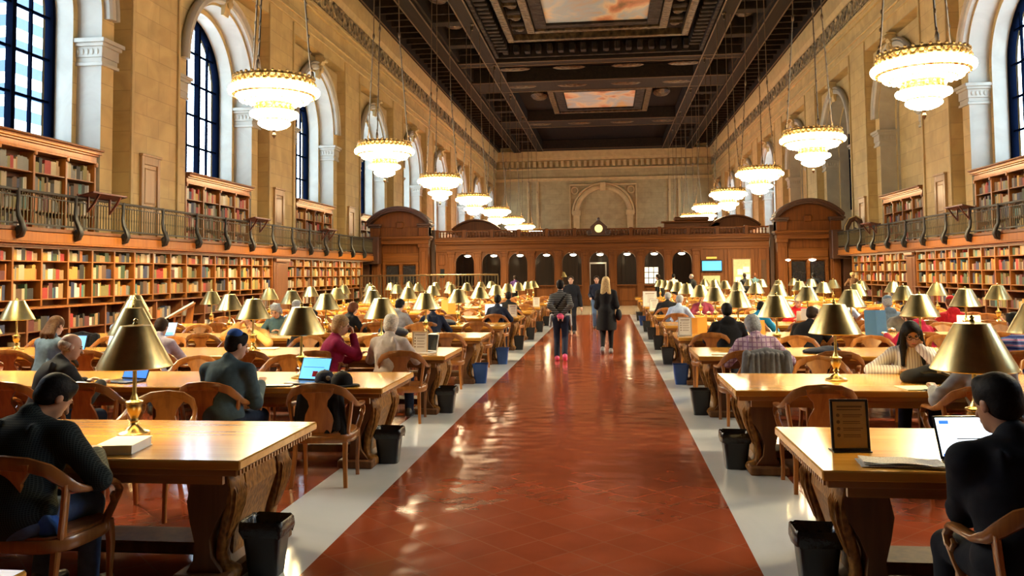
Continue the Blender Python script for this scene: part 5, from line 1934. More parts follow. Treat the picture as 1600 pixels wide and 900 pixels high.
            for q in (-.06, -.045, -.025, -.005, .015, .035, .055):
                p0 = Hd((q, -.085 + abs(q) * .35, .02)); p1 = p0 + bd * ln * .5 + np.array(Rt @ (q * .5 + rs.uniform(-.012, .012), -.045 + rs.uniform(-.012, .012), 0)); p2 = p0 + bd * ln * (1 - abs(q) * 2.5) * rs.uniform(.86, 1.05) + np.array(Rt @ (q * .7 + rs.uniform(-.02, .02), -.035, 0))
                f.cap(p0, p1, .034, .030, .012); f.cap(p1, p2, .030, .008, .010)
            if g('hair_front', False):
                for q in (-1, 1):
                    p0 = Hd((q * .074, .02, .03)); p1 = Hd((q * .088, .035, -.12)); p2 = p1 + np.array((q * .01, .02, -.18))
                    f.cap(p0, p1, .028, .032, .02); f.cap(p1, p2, .032, .016, .02)
            f.ell(Hd((0, .102, -.030)), (.067 * s, .082 * s, .098 * s), Rinv, 0, True)
        me = f.mesh('hair', 'hair_' + g('hair_col', 'black'))
        if me: put('hair', me, r)
    if g('cap_col'):                                          # skullcap or knitted hat
        f = Field(Hd((0, 0, 0)) - .2, Hd((0, 0, 0)) + .24, .009)
        f.ell(Hd((0, -.042, .085)), (.075, .075, .062), Rinv, 0)
        f.cut(Hd((0, -.02, .055)), -(Rh @ unit((0, -.45, 1))))
        put('skullcap', f.mesh('cap', g('cap_col')), r)
    # ------- eyes, mouth, glasses
    if g('facefeat'):
        M = Matrix(Rh.tolist()).to_4x4()
        for q in (-1, 1):
            mb = MB(); mb.ell((0, 0, 0), (.0125, .008, .0065), 8, 6, M=Matrix.Translation(Vector(Hd((q * .031, .078, .007)))) @ M)
            mb.build('eye', 'eye_dark', r)
            mb = MB(); mb.tube([Hd((q * .018, .090, .026)), Hd((q * .034, .088, .031)), Hd((q * .050, .076, .026))], .0035, 6)
            mb.build('eyebrow', 'eye_dark', r)
        mb = MB(); mb.ell((0, 0, 0), (.022, .007, .007), 10, 6, M=Matrix.Translation(Vector(Hd((0, .094, -.058)))) @ M)
        mb.build('lips', 'lips', r)
        if g('glasses'):
            mb = MB()
            for q in (-1, 1):
                mb.tube([Hd((q * .034 + .024 * math.cos(a), .100 - .01 * abs(math.cos(a)), .006 + .019 * math.sin(a))) for a in [2 * PI * i / 16 for i in range(16)]], .0032, 6, closed=True, up=tuple(Rh @ np.array((0, 1, 0))))
                mb.tube([Hd((q * .058, .092, .010)), Hd((q * .078, .0, .008))], .0028, 6)
            mb.tube([Hd((-.010, .101, .008)), Hd((.010, .101, .008))], .003, 6)
            mb.build('glasses', 'black_plastic', r)
    r['_j'] = 1
    del r['_j']
    return r, dict(T=T, Hd=Hd, arms=arms, hip=hip, neck=neck, Rt=Rt)
def extra(r, name, mat, build, h=.012, lo=None, hi=None):
    """one more garment on a person, grown the same way"""
    f = Field(lo, hi, h)
    build(f)
    me = f.mesh(name, mat)
    return put(name, me, r) if me else None
FR = lambda i: F0 + FP * i          # near edge of table i
BKE = lambda i: F0 + FP * i + TD    # far edge
NEARH = .009
# ---- left of the aisle
p1, j1 = person('man in dark checked shirt and jeans sitting with bowed head, front left table', -2.66, FR(0) - .36, -4,
    dict(vox=NEARH, lean=.22, head_pitch=.55, head_yaw=-.45, head_roll=.05, bulk=1.28, shoulder=1.18, top='dark_check', bottom='jeans', hair='short', hair_col='black', skin='skin_tan', ease=.02, folds=8,
         hands=[(-.12, .42, .80), (.20, .36, .79)]))
extra(p1, 'shirt_tail', 'cloth_blue', lambda f: (f.cap(j1['hip'] + (.17, -.02, .02), j1['hip'] + (.20, .04, -.10), .05, .05, .03), f.cap(j1['hip'] + (.1, .06, .0), j1['hip'] + (.2, .04, -.06), .06, .05, .03)), .012, j1['hip'] - .4, j1['hip'] + .4)
person('elderly man with a white fringe of hair and charcoal jacket at the second left table', -4.62, FR(1) - .38, -32,
    dict(vox=.010, lean=.30, head_pitch=.15, head_yaw=-.35, bulk=1.15, top='charcoal', top_name='jacket', hair='bald', hair_col='white', skin='skin_light', facefeat=True, ease=.022))
person('man in a slate blue sweater and blue skullcap at the second left table', -2.92, FR(1) - .38, -6,
    dict(vox=.009, lean=.20, head_pitch=.18, head_yaw=-.62, bulk=1.12, shoulder=1.12, top='slate', top_name='sweater', hair='short', hair_col='black', skin='skin_light', cap_col='cloth_blue', ease=.018, folds=5,
         hands=[(-.15, .42, .79), (.16, .36, .80)], poles=[(-.5, -.3, -.8), (.25, -.3, -1)], facefeat=True))
person('woman with long brown hair and denim jacket, facing away at the third left table', -6.75, FR(2) - .40, -10,
    dict(lean=.22, head_pitch=.15, top='denim', top_name='jacket', hair='long', hair_col='brown', hair_len=.30))
person('person in a pale lilac shirt mostly hidden behind the brass lamps', -5.28, FR(2) - .40, 8,
    dict(lean=.35, head_pitch=.3, top='lilac', hair='short', hair_col='dark_brown'))
person('dark haired man in a light blue shirt sitting with his back turned, fourth left table', -7.62, FR(3) - .38, -20,
    dict(lean=.22, head_pitch=.25, head_yaw=-.3, top='sky', hair='short', hair_col='black', skin='skin_tan', bulk=1.1))
person('person in a tan top facing the camera, head propped on one hand', -4.78, BKE(2) + .32, 180,
    dict(lean=.30, head_pitch=.35, top='tan', hair='short', hair_col='black', hands=[(-.12, .30, .98), (.10, .34, 1.10)], poles=[(-.8, .2, -.6), (.8, .2, -.6)], curl=(1, 1)))
person('person in black leaning over papers behind the man with the skullcap', -4.55, FR(3) - .38, -35,
    dict(lean=.42, head_pitch=.3, top='black', top_name='sweater', hair='short', hair_col='black'))
person('grey haired woman with a teal scarf facing the camera, fourth left table', -5.62, BKE(3) + .34, 180,
    dict(lean=.25, head_pitch=.35, top='teal', top_name='scarf_and_coat', hair='curly', hair_col='grey', facefeat=True))
person('woman in a magenta sweater in profile with a hand at her chin, third left table', -2.98, FR(2) - .40, -62,
    dict(vox=.0095, lean=.24, head_yaw=-.15, head_pitch=.10, top='magenta', top_name='sweater', hair='bob', hair_col='sandy', skin='skin_light', bulk=1.05, facefeat=True,
         hands=[(-.06, .40, .80), (.05, .30, 1.05)], poles=[(-.5, 0, -.9), (.25, .5, -1)], palms=[None, (0, -1, 0)], hand_dirs=[None, (-.2, -.1, 1)], curl=(.4, .9)))
person('white haired person in a cream shirt seen from behind, third left table', -2.22, FR(2) - .38, -4,
    dict(vox=.010, lean=.16, head_pitch=.22, top='cream', hair='bob', hair_col='white', skin='skin_light', bulk=1.08, folds=6))
person('person in a pale grey hooded jacket leaning forward, fifth left table', -3.70, FR(4) - .38, -15,
    dict(lean=.30, head_pitch=.3, top='pale_grey', top_name='hooded_jacket', hood=True, hair='short', hair_col='black', bulk=1.15, scale=1.06))
person('person in a navy coat bending over the fifth left table', -2.92, FR(4) - .40, 12, dict(lean=.45, head_pitch=.3, top='navy', top_name='coat', hair='short', hair_col='black'))
person('person in a dark jacket leaning to the right, fifth left table near the wall', -4.72, FR(4) - .38, -30, dict(lean=.40, head_pitch=.2, top='black', top_name='jacket', hair='bob', hair_col='auburn'))
person('person in a pale blue top half hidden by lamp shades, fifth left table', -5.75, FR(4) - .38, -8, dict(vox=.016, lean=.2, top='sky', hair='short', hair_col='grey'))
person('dark haired person in a deep blue shirt from behind, sixth left table', -2.05, FR(5) - .38, 0, dict(vox=.014, lean=.12, head_pitch=.1, top='navy', hair='short', hair_col='black', skin='skin_brown'))
person('dark haired person beyond the deep blue shirt, seventh left table', -2.15, FR(6) - .38, 0, dict(vox=.018, lean=.12, top='black', hair='short', hair_col='black', skin='skin_brown'))
# ---- walkers
WV = .011
w1, jw = person('person in a grey striped sweater and pink shoes walking away, hands behind the back', -.50, 17.32, 2,
    dict(vox=WV, sit=False, scale=.97, lean=.03, top='grey_stripe', top_name='sweater', bottom='navy', hair='short', hair_col='black', shoe='shoe_pink', skin='skin_tan',
         hands=[(-.03, -.20, .94), (.03, -.20, .95)], poles=[(-.75, -.8, 0), (.75, -.8, 0)], hand_dirs=[(.6, -.2, -.5), (-.6, -.2, -.5)], stride=(.02, -.20), lift=(0, .06), hem=.062))
extra(w1, 'tied_jacket', 'cloth_pale_grey', lambda f: (f.ell(jw['hip'] + (0, 0, .04), (.185, .15, .045), None, .02), f.cap(jw['hip'] + (-.19, .02, .02), jw['hip'] + (-.22, .0, -.20), .035, .028, .02), f.cap(jw['hip'] + (.19, .02, .02), jw['hip'] + (.21, 0, -.17), .035, .028, .02)), .012, jw['hip'] - .4, jw['hip'] + .4)
extra(w1, 'pink_gloves', 'cloth_pink', lambda f: (f.ell((0, -.235, .92), (.072, .055, .06), None, .01), f.cap((.0, -.24, .95), (.05, -.25, .88), .03, .02, .02)), .012, np.array((-.3, -.5, .6)), np.array((.3, 0, 1.2)))
mb = MB(); mb.tube([jw['T'](p) for p in ((.17, .02, .50), (.08, -.15, .42), (-.05, -.165, .24), (-.17, -.10, .06))], (.022, .008), 8, 0, (0, 1, 0)); mb.build('shoulder_strap', 'cloth_black', w1)
person('man in dark suit walking towards the camera behind the striped walker', -.63, 25.3, 180,
    dict(vox=.014, sit=False, scale=1.0, lean=.02, top='suit', top_name='jacket', bottom='suit', hair='short', hair_col='dark_brown', skirt=.16, ease=.024, bulk=1.15, facefeat=True,
         hands=[(-.30, .05, .80), (.27, .02, .78)], poles=[(-.3, -1, 0), (.3, -1, 0)], stride=(.14, -.12), hem=.07))
w3, j3 = person('blond woman in a black coat and leggings walking away in the aisle', .44, 18.7, -3,
    dict(vox=WV, sit=False, scale=1.0, lean=.02, top='black', top_name='coat', bottom='black', skirt=.40, ease=.02, hair='wavy', hair_col='blond', hair_len=.52, shoe='shoe_grey', hem=.040,
         hands=[(-.14, .24, 1.06), (.20, .22, 1.04)], poles=[(-.25, -.6, -1), (.25, -.6, -1)], stride=(-.16, .08), lift=(.05, 0)))
extra(w3, 'shoulder_bag', 'cloth_black', lambda f: (f.ell((.27, .02, .86), (.07, .15, .13), None, .03), f.cap((.24, 0, .98), (.19, -.02, 1.38), .02, .02, .01)), .012, np.array((0, -.4, .5)), np.array((.6, .4, 1.6)))
person('man in blue jeans and a navy top half hidden behind the blond woman', .12, 27.2, 180,
    dict(vox=.016, sit=False, top='navy', bottom='jeans', hair='short', hair_col='dark_brown', facefeat=True, hands=[(-.2, .22, 1.02), (.20, .20, 1.0)], poles=[(-.2, -.6, -1), (.2, -.6, -1)]))
# ---- right of the aisle
p2, j2 = person('man in a dark suit working on a laptop at the front right table', 2.21, FR(0) - .74, 2,
    dict(vox=NEARH, scale=1.04, lean=.13, head_pitch=.22, head_yaw=.35, bulk=1.14, shoulder=1.08, top='suit', poles=[(-.12, -.3, -1), (.12, -.3, -1)], top_name='jacket', bottom='suit', hair='short', hair_col='black', skin='skin_tan', ease=.024, folds=6,
         hands=[(-.05, .46, .79), (.12, .48, .79)]))
person('dark haired woman with glasses, white striped blouse and hand at chin, facing the camera', 3.56, BKE(1) + .32, 174,
    dict(vox=.0085, lean=.32, head_pitch=.22, head_yaw=-.05, head_roll=.08, top='white_stripe', top_name='blouse', hair='long', hair_front=True, hair_col='black', hair_len=.36, skin='skin_tan', facefeat=True, glasses=True,
         hands=[(-.05, .26, 1.02), (.17, .34, .80)], poles=[(-.7, .5, -.8), (.9, .2, -.5)], palms=[(0, -1, 0), None], hand_dirs=[(.25, -.1, 1), (-.8, .3, 0)], curl=(.9, .4), sleeve=1.0))
person('person in pale grey shirt behind the nearest right lamp, second right table', 3.52, FR(1) - .40, -4,
    dict(vox=.010, lean=.34, head_pitch=.2, top='pale_grey', hair='short', hair_col='black', skin='skin_brown', hands=[(-.34, .34, .80), (.1, .40, .80)], sleeve=.8))
person('boy in a blue and purple striped sweater seen from behind, third right table', 5.12, FR(2) - .40, 4,
    dict(vox=.010, lean=.16, head_pitch=.1, top='blue_stripe', top_name='sweater', hair='short', hair_col='black', skin='skin_light', scale=.98))
person('grey haired person in a lilac checked shirt seen from behind, third right table', 2.24, FR(2) - .38, -6,
    dict(vox=.009, lean=.30, head_pitch=.30, head_yaw=.25, side=-.06, top='lilac_check', hair='bob', hair_col='grey', skin='skin_light', bulk=1.15, folds=8, hands=[(-.2, .42, .8), (.28, .40, .80)]))
person('person in a black hooded top seen from behind, fourth right table nearest the aisle', 2.30, FR(3) - .38, 0, dict(lean=.14, head_pitch=.1, top='black', top_name='hooded_top', hair='short', hair_col='black', bulk=1.18, hood=True))
person('hunched person in a black coat turned right, fourth right table', 3.42, FR(3) - .38, -38, dict(lean=.48, head_pitch=.1, top='black', top_name='coat', hair='short', hair_col='dark_brown', skin='skin_brown', bulk=1.3))
person('person in a crimson hooded top slumped forward on the fourth right table', 5.18, FR(3) - .40, 14, dict(lean=.62, head_pitch=.4, top='crimson', top_name='hooded_top', hood=True, hair='short', hair_col='brown', bulk=1.05, hands=[(-.36, .46, .80), (.2, .5, .8)]))
person('dark haired person in grey bent over the fourth right table, facing the camera', 5.45, BKE(3) + .30, 178, dict(lean=.42, head_pitch=.65, top='grey', hair='short', hair_col='black', hands=[(-.25, .42, .8), (.3, .42, .8)]))
person('person in a blue grey hooded sweater seen from behind, fifth right table', 5.62, FR(4) - .38, 4, dict(lean=.16, head_pitch=.1, top='blue_grey', top_name='hooded_sweater', hood=True, hair='short', hair_col='grey', cap_col='cloth_blue_grey', bulk=1.15))
person('person in a bright cyan shirt leaning over the fifth right table', 3.16, FR(4) - .40, -40, dict(lean=.5, head_pitch=.3, top='cyan', hair='short', hair_col='black'))
person('grey haired person in a red jacket facing the camera, fifth right table', 4.40, BKE(4) + .34, 180, dict(vox=.013, lean=.18, head_pitch=.3, top='red', top_name='jacket', hair='short', hair_col='grey', facefeat=True))
person('person in a blue shirt with a white scarf, sixth right table near the aisle', 2.02, FR(5) - .40, -20, dict(vox=.014, lean=.3, head_pitch=.2, top='sky', hair='short', hair_col='grey'))
person('person in a maroon top facing the camera, sixth right table', 2.78, BKE(5) + .34, 178, dict(vox=.015, lean=.2, head_pitch=.3, top='maroon', hair='short', hair_col='brown', facefeat=True))
person('person in a lavender blue shirt stooping over the sixth right table', 5.55, FR(5) - .40, -40, dict(vox=.015, lean=.5, head_pitch=.3, top='sky', hair='short', hair_col='dark_brown'))
person('large person in a black coat at the seventh right table beside the aisle', 1.98, FR(6) - .38, -15, dict(vox=.016, lean=.4, head_pitch=.1, top='black', top_name='coat', hair='short', hair_col='grey', bulk=1.35))
person('person with a white sleeve at the right edge of the picture, fourth right table', 7.05, FR(3) - .40, 10, dict(vox=.013, lean=.3, top='white', hair='short', hair_col='brown'))
person('person in a red hood between the lamps, fifth right table near the wall', 6.75, FR(4) - .38, 0, dict(vox=.015, lean=.3, top='red', top_name='hooded_top', hood=True, hair='short', hair_col='auburn', cap_col='cloth_red'))
# ---- standing far back
ST = dict(vox=.02, sit=False)
def stand(label, x, y, f_, **k): person(label, x, y, f_, dict(ST, **k))
stand('person in purple standing behind the left tables before the screen', -4.1, 41.3, 20, top='purple', bottom='black', hair='short', hair_col='dark_brown', hands=[(-.2, .3, 1.15), (.2, .3, 1.15)])
stand('person in a long black coat standing right of the aisle by the screen', 2.82, 38.2, 60, top='black', top_name='coat', skirt=.5, bottom='black', hair='short', hair_col='dark_brown', bulk=1.2, hands=[(-.2, .1, .9), (.25, .1, .9)])
stand('bald man in a dark jacket standing at the counter under the ninth arch', 4.55, 40.5, 70, top='black', top_name='jacket', bottom='grey', hair='bald', hair_col='grey', bulk=1.25, hands=[(-.3, .35, 1.1), (.2, .35, 1.1)])
stand('person in a white shirt standing left of the bald man at the counter', 3.65, 41.5, -20, top='white', bottom='black', hair='short', hair_col='black', hands=[(-.2, .35, 1.1), (.2, .35, 1.1)])
stand('person in black standing below the notice board', 7.0, 40.8, 10, top='black', bottom='black', hair='short', hair_col='dark_brown', hands=[(-.2, .3, 1.1), (.2, .3, 1.1)])
stand('person in a turquoise top standing before the notice board', 7.75, 42.5, 0, top='teal', bottom='black', hair='short', hair_col='auburn', hands=[(-.2, .3, 1.1), (.2, .3, 1.1)])
stand('man in a dark suit standing in front of the right pavilion', 10.0, 40.2, -10, top='suit', top_name='jacket', bottom='suit', hair='short', hair_col='black', bulk=1.2, hands=[(-.2, .3, 1.1), (.25, .1, .9)])
stand('fair haired person in brown standing beside the right pavilion', 12.0, 41.0, 0, top='brown', bottom='black', hair='curly', hair_col='sandy', hands=[(-.2, .3, 1.1), (.25, .1, .9)])
# ================================================================ things on the tables
def laptop(label, x, y, rz, scr, body='black_plastic', op=1.9, w=.34, d=.235, marks=()):
    r = thing('laptop', label, 'laptop', (x, y, TZ + .001), rz)       # the user sits at -Y of it
    m_ = MB(); m_.box(-w / 2, w / 2, -d / 2, d / 2, 0, .016, .005); m_.build('keyboard_base', body, r)
    m_ = MB()
    for i in range(5):
        for j in range(12): m_.box(-w * .43 + j * w * .072, -w * .43 + j * w * .072 + w * .058, -d * .12 + i * d * .105, -d * .12 + i * d * .105 + d * .085, .016, .018)
    m_.box(-w * .14, w * .14, -d * .43, -d * .20, .0155, .0168)
    m_.build('keys', 'dark_glassy', r)
    M = Matrix.Translation((0, d / 2 - .004, .014)) @ Matrix.Rotation(-(op - PI / 2), 4, 'X')
    m_ = MB(); m_.box(-w / 2, w / 2, 0, .009, 0, d, .004, M=M); lid = m_.build('lid', body, r)
    m_ = MB(); m_.box(-w / 2 + .012, w / 2 - .012, -.0016, .0, .016, d - .012, M=M); m_.build('display', scr, lid)
    for (a, b, c, e, mt) in marks:
        m_ = MB(); m_.box(a * w, b * w, -.0026, -.0018, c * d, e * d, M=M); m_.build('screen_picture', mt, lid)
    return r
laptop('open laptop with a pale blue page before the man in the dark suit', 2.45, FR(0) + .15, .10, 'screen_white', op=1.95, w=.36, marks=[(-.42, -.28, .80, .88, 'screen_royal'), (-.45, .45, .06, .12, 'screen_royal'), (-.2, .3, .45, .47, 'print_grey')])
laptop('open laptop with a blue and red page beside the man with the skullcap', -2.42, FR(1) + .30, -.25, 'screen_blue', op=1.98, marks=[(-.05, .12, .16, .40, 'cloth_red'), (-.4, .3, .55, .58, 'screen_royal')])
laptop('laptop with a deep blue screen in front of the elderly man', -4.30, FR(1) + .34, -.30, 'screen_royal', op=1.95, marks=[(-.1, .2, .6, .66, 'screen_pale')])
laptop('laptop showing pictures on a pale page beside the elderly man', -6.28, FR(2) + .32, -.05, 'screen_pale', 'grey_alu', 1.9, w=.40, d=.27, marks=[(-.02, .10, .3, .8, 'dark_glassy'), (-.35, -.22, .35, .75, 'dark_glassy')])
laptop('laptop with a bright blue screen beside the man in light blue', -7.25, FR(3) + .34, -.3, 'screen_pale', 'grey_alu', 1.9, marks=[(-.4, .4, .05, .25, 'screen_blue')])
laptop('laptop with a blue screen at the left edge of the picture', -6.92, FR(2) + .28, 0, 'screen_blue', 'black_plastic', 1.9)
laptop('white framed laptop seen edge-on past the white haired person', -1.98, FR(2) + .40, -.35, 'dark_glassy', 'paper', 1.85)
laptop('laptop with a white screen before the person in deep blue', -2.25, FR(5) + .40, .1, 'screen_white', 'grey_alu', 1.8, w=.42, d=.30)
laptop('laptop seen from behind on the fifth right table', 4.35, FR(4) + .80, PI, 'screen_white', 'paper', 1.8)
def sign_stand(label, x, y, rz, w, h, face, edge, lines=4, dots=True):
    r = thing('table_sign', label, 'sign', (x, y, TZ + .001), rz)         # faces -Y
    M = Matrix.Rotation(-.10, 4, 'X')
    m_ = MB()
    t = .014
    for a, b, c, e in ((-w / 2, w / 2, 0, t), (-w / 2, w / 2, h - t, h), (-w / 2, -w / 2 + t, t, h - t), (w / 2 - t, w / 2, t, h - t)): m_.box(a, b, -.006, .010, c + .004, e + .004, .002, M=M)
    m_.box(-w / 2, w / 2, -.03, .07, 0, .006)
    m_.build('frame', edge, r)
    m_ = MB(); m_.box(-w / 2 + t, w / 2 - t, 0, .004, t + .004, h - t + .004, M=M); m_.build('card', face, r)
    m_ = MB()
    m_.box(-w * .32, w * .34, -.0008, 0, h * .85, h * .885, M=M); m_.box(-w * .32, w * .30, -.0008, 0, h * .80, h * .82, M=M)
    for k in range(lines):
        z = h * (.70 - k * .13)
        m_.box(-w * .18, w * (.34 - .07 * (k % 2)), -.0008, 0, z, z + h * .016, M=M)
        m_.box(-w * .18, w * .28, -.0008, 0, z - h * .035, z - h * .022, M=M)
        if dots: m_.ell((-w * .30, 0, z), (w * .05, .0008, w * .05), 10, 4, M=M)
    m_.build('printed_lines', 'faint_ink', r)
    return r
sign_stand('framed notice with four bullet lines standing on the front right table', 1.86, FR(0) + .48, .06, .215, .29, 'tan_card', 'black_card')
sign_stand('clear sign holder with a cream sheet on the third left table', -1.98, FR(2) + .30, -.05, .215, .29, 'paper', 'tan_card')
sign_stand('sign holder with a white sheet on the fourth right table beside the aisle', 1.72, FR(3) + .35, .06, .22, .30, 'paper', 'print_grey')
sign_stand('sign holder with a cream sheet on the sixth left table beside the aisle', -1.78, FR(5) + .35, 0, .22, .30, 'paper', 'tan_card', dots=False)
sign_stand('sign holder with a white sheet on the eighth left table', -1.72, FR(7) + .3, 0, .22, .30, 'paper', 'tan_card', dots=False)
sign_stand('sign holder with a white sheet on the sixth right table beside the aisle', 1.70, FR(6) + .3, 0, .24, .32, 'paper', 'print_grey', dots=False)
sign_stand('tall pale blue sign sheet on the eighth right table beside the aisle', 1.74, FR(7) + .3, 0, .42, .46, 'screen_white' if False else 'paper', 'print_grey', dots=False)
def book_lying(name, label, cat, x, y, rz, w, d, t, cover, z=TZ):
    r = thing(name, label, cat, (x, y, z + .001), rz)
    m_ = MB(); m_.box(-w / 2, w / 2, -d / 2, d / 2, 0, .004, .001); m_.box(-w / 2, w / 2, -d / 2, d / 2, t - .004, t, .001); m_.box(-w / 2, -w / 2 + .004, -d / 2, d / 2, .004, t - .004); m_.build('cover', cover, r)
    m_ = MB(); m_.box(-w / 2 + .004, w / 2 - .006, -d / 2 + .005, d / 2 - .005, .004, t - .004); m_.build('pages', 'paper', r)
    return r
book_lying('book', 'thick white book lying beside the man in the checked shirt', 'book', -2.42, FR(0) + .24, .15, .22, .30, .055, 'paper')
# newspaper: folded sheets
r = thing('newspaper', 'folded grey newspaper lying on the front right table', 'newspaper', (2.02, FR(0) + .16, TZ + .001), -.10)
for k, (w, d, z, ox) in enumerate(((.42, .20, 0, .0), (.41, .19, .006, .012), (.40, .16, .012, .004))):
    m_ = MB()
    n = 14
    v, f = [], []
    for i in range(n + 1):
        u = i / n
        zz = z + .002 + .006 * abs(math.sin(u * 5 + k)) * (k + 1) * .5
        for dy, dz in ((-d / 2, 0), (d / 2, 0), (d / 2, .003), (-d / 2, .003)): v.append((-w / 2 + w * u + ox, dy + .01 * math.sin(u * 3 + k), zz + dz))
    for i in range(n):
        for j in range(4): f.append((i * 4 + j, i * 4 + (j + 1) % 4, i * 4 + 4 + (j + 1) % 4, i * 4 + 4 + j))
    f += [(0, 1, 2, 3), tuple(n * 4 + j for j in range(4))]
    m_.add(v, f, 0, True); m_.build('folded_sheet', 'newsprint', r)
# baseball caps on the second left table
def cap(label, x, y, rz, mt, logo):
    r = thing('baseball_cap', label, 'cap', (x, y, TZ + .001), rz)
    m_ = MB()
    m_.lathe([(.098, 0), (.102, .03), (.096, .07), (.075, .105), (.04, .125), (.001, .13)], 24, squash=(.92, 1.08))
    for k in range(6):
        a = PI * k / 3
        m_.tube([(.100 * .92 * math.cos(a), .100 * 1.08 * math.sin(a), .03), (.076 * .92 * math.cos(a), .076 * 1.08 * math.sin(a), .106), (0, 0, .131)], .002, 4)
    m_.ell((0, 0, .131), (.010, .010, .006), 8, 5)
    m_.build('crown', mt, r)
    m_ = MB()
    v, f = [], []
    for i in range(13):
        a = PI * (.12 + .76 * i / 12)
        for rr, z in ((.098, .012), (.175 - .02 * abs(math.cos(a)), .004 - .012 * abs(math.cos(a)) + .012), (.175 - .02 * abs(math.cos(a)), .001 - .012 * abs(math.cos(a)) + .012), (.098, .006)):
            v.append((rr * math.cos(a) * .95, -rr * math.sin(a) * 1.1, z))
    for i in range(12):
        for j in range(4): f.append((i * 4 + j, i * 4 + (j + 1) % 4, i * 4 + 4 + (j + 1) % 4, i * 4 + 4 + j))
    m_.add(v, f, 0, True); m_.build('visor', mt, r)
    if logo:
        m_ = MB(); m_.ell((.03, -.098, .06), (.026, .012, .024), 10, 6); m_.build('badge', 'print_grey', r)
cap('navy baseball cap with a pale badge on the second left table', -2.23, FR(1) + .30, .35, 'cloth_navy', True)
cap('black baseball cap beside the navy one on the second left table', -2.02, FR(1) + .18, 1.1, 'cloth_black', False)
# backpack and papers on the second right table
def soft(name, label, cat, loc, rz, mt, build, h=.014, lo=(-.4, -.3, -.02), hi=(.4, .3, .5), extra_=None):
    f = Field(lo, hi, h); build(f); f.cut((0, 0, 0), (0, 0, -1))
    r = thing(name, label, cat, loc, rz)
    put('bag_body' if 'bag' in name or 'pack' in name else 'cloth', f.mesh(name, mt), r)
    if extra_: extra_(r)
    return r
def pack_ex(r):
    m_ = MB(); m_.tube([(-.12, -.10, .10), (-.05, -.155, .115), (.06, -.16, .10), (.14, -.11, .07)], (.006, .014), 6, 0, (0, 0, 1)); m_.build('strap', 'black_card', r)
    m_ = MB(); m_.box(.0, .04, -.165, -.158, .10, .135, .004); m_.build('tag', 'print_grey', r)
soft('backpack', 'black backpack lying before the woman with glasses', 'bag', (3.42, FR(1) + .62, TZ), .05, 'cloth_black', lambda f: (f.ell((0, 0, .05), (.24, .15, .085), None, .04), f.ell((.05, .0, .09), (.13, .12, .07), None, .05), f.ell((-.16, -.02, .04), (.1, .11, .06), None, .05)), extra_=pack_ex)
def sheet(label, x, y, rz, w, d, mt, name='paper_sheet', cat='paper', t=.003):
    m_ = MB(); m_.box(-w / 2, w / 2, -d / 2, d / 2, 0, t)
    o = m_.build(name, mt, None, (x, y, TZ + .001)); o.rotation_euler.z = rz
    return tag(o, label, cat)
plain('mint_paper', (.55, .68, .50), .7, noise=.03)
plain('cream_paper', (.66, .60, .40), .7, noise=.03)
plain('orange_cover', (.62, .28, .04), .6, noise=.05)
plain('blue_cover', (.05, .17, .36), .5, noise=.06)
sheet('pale green paper beside the black backpack', 3.20, FR(1) + .20, .12, .36, .26, 'mint_paper', t=.006)
sheet('small dark phone lying at the near edge of the second right table', 3.25, FR(1) + .05, 0, .15, .075, 'dark_glassy', 'phone', 'phone', .008)
sheet('dark phone on the third left table near its sign', -2.30, FR(2) + .12, .5, .15, .075, 'dark_glassy', 'phone', 'phone', .008)
sheet('white papers in front of the person in black, third left table', -4.45, FR(2) + .95, .2, .5, .3, 'paper', t=.012)
sheet('white papers on the fifth left table', -2.45, FR(3) + .65, .2, .4, .25, 'paper', t=.02)
sheet('pale sheets on the third right table beside the aisle', 1.92, FR(2) + .30, -.1, .3, .22, 'paper', t=.006)
sheet('dark notebook on the second left table beside the laptop', -2.62, FR(1) + .10, .1, .28, .12, 'black_card', 'notebook', 'notebook', .012)
# open books standing up
def standing_book(label, x, y, rz, w, h, mt, t=.03):
    r = thing('standing_book', label, 'book', (x, y, TZ + .001), rz)
    m_ = MB()
    for s2 in (-1, 1):
        M = Matrix.Rotation(s2 * .16, 4, 'Z') @ Matrix.Rotation(-.12, 4, 'X')
        m_.box(min(0, s2 * w / 2), max(0, s2 * w / 2), 0, .004, 0, h, .001, M=M)
    m_.build('cover', mt, r)
    m_ = MB()
    for s2 in (-1, 1):
        M = Matrix.Rotation(s2 * .16, 4, 'Z') @ Matrix.Rotation(-.12, 4, 'X')
        m_.box(min(0, s2 * (w / 2 - .008)), max(0, s2 * (w / 2 - .008)), .004, .004 + t, .006, h - .006, .002, M=M)
    m_.build('pages', 'paper', r)
standing_book('orange book propped open on the fourth right table', 1.98, FR(3) + .95, 0, .34, .26, 'orange_cover')
standing_book('small orange book propped open on the fourth right table past the grey haired person', 2.95, FR(3) + .85, 0, .26, .22, 'orange_cover')
standing_book('blue binder standing open on the fourth right table', 4.72, FR(3) + .40, .1, .36, .40, 'blue_cover')
standing_book('orange folder standing open on the seventh left table', -3.9, FR(6) + .3, 0, .42, .34, 'orange_cover')
standing_book('white sheet propped up on the fifth left table', -5.05, FR(5) + .3, .2, .36, .32, 'paper')
standing_book('white open book propped up on the fifth right table near the wall', 6.35, FR(3) + 1.0, -.3, .36, .28, 'paper')
standing_book('pink and white open magazine before the person in the red jacket', 4.42, FR(4) + .35, 0, .42, .30, 'paper')
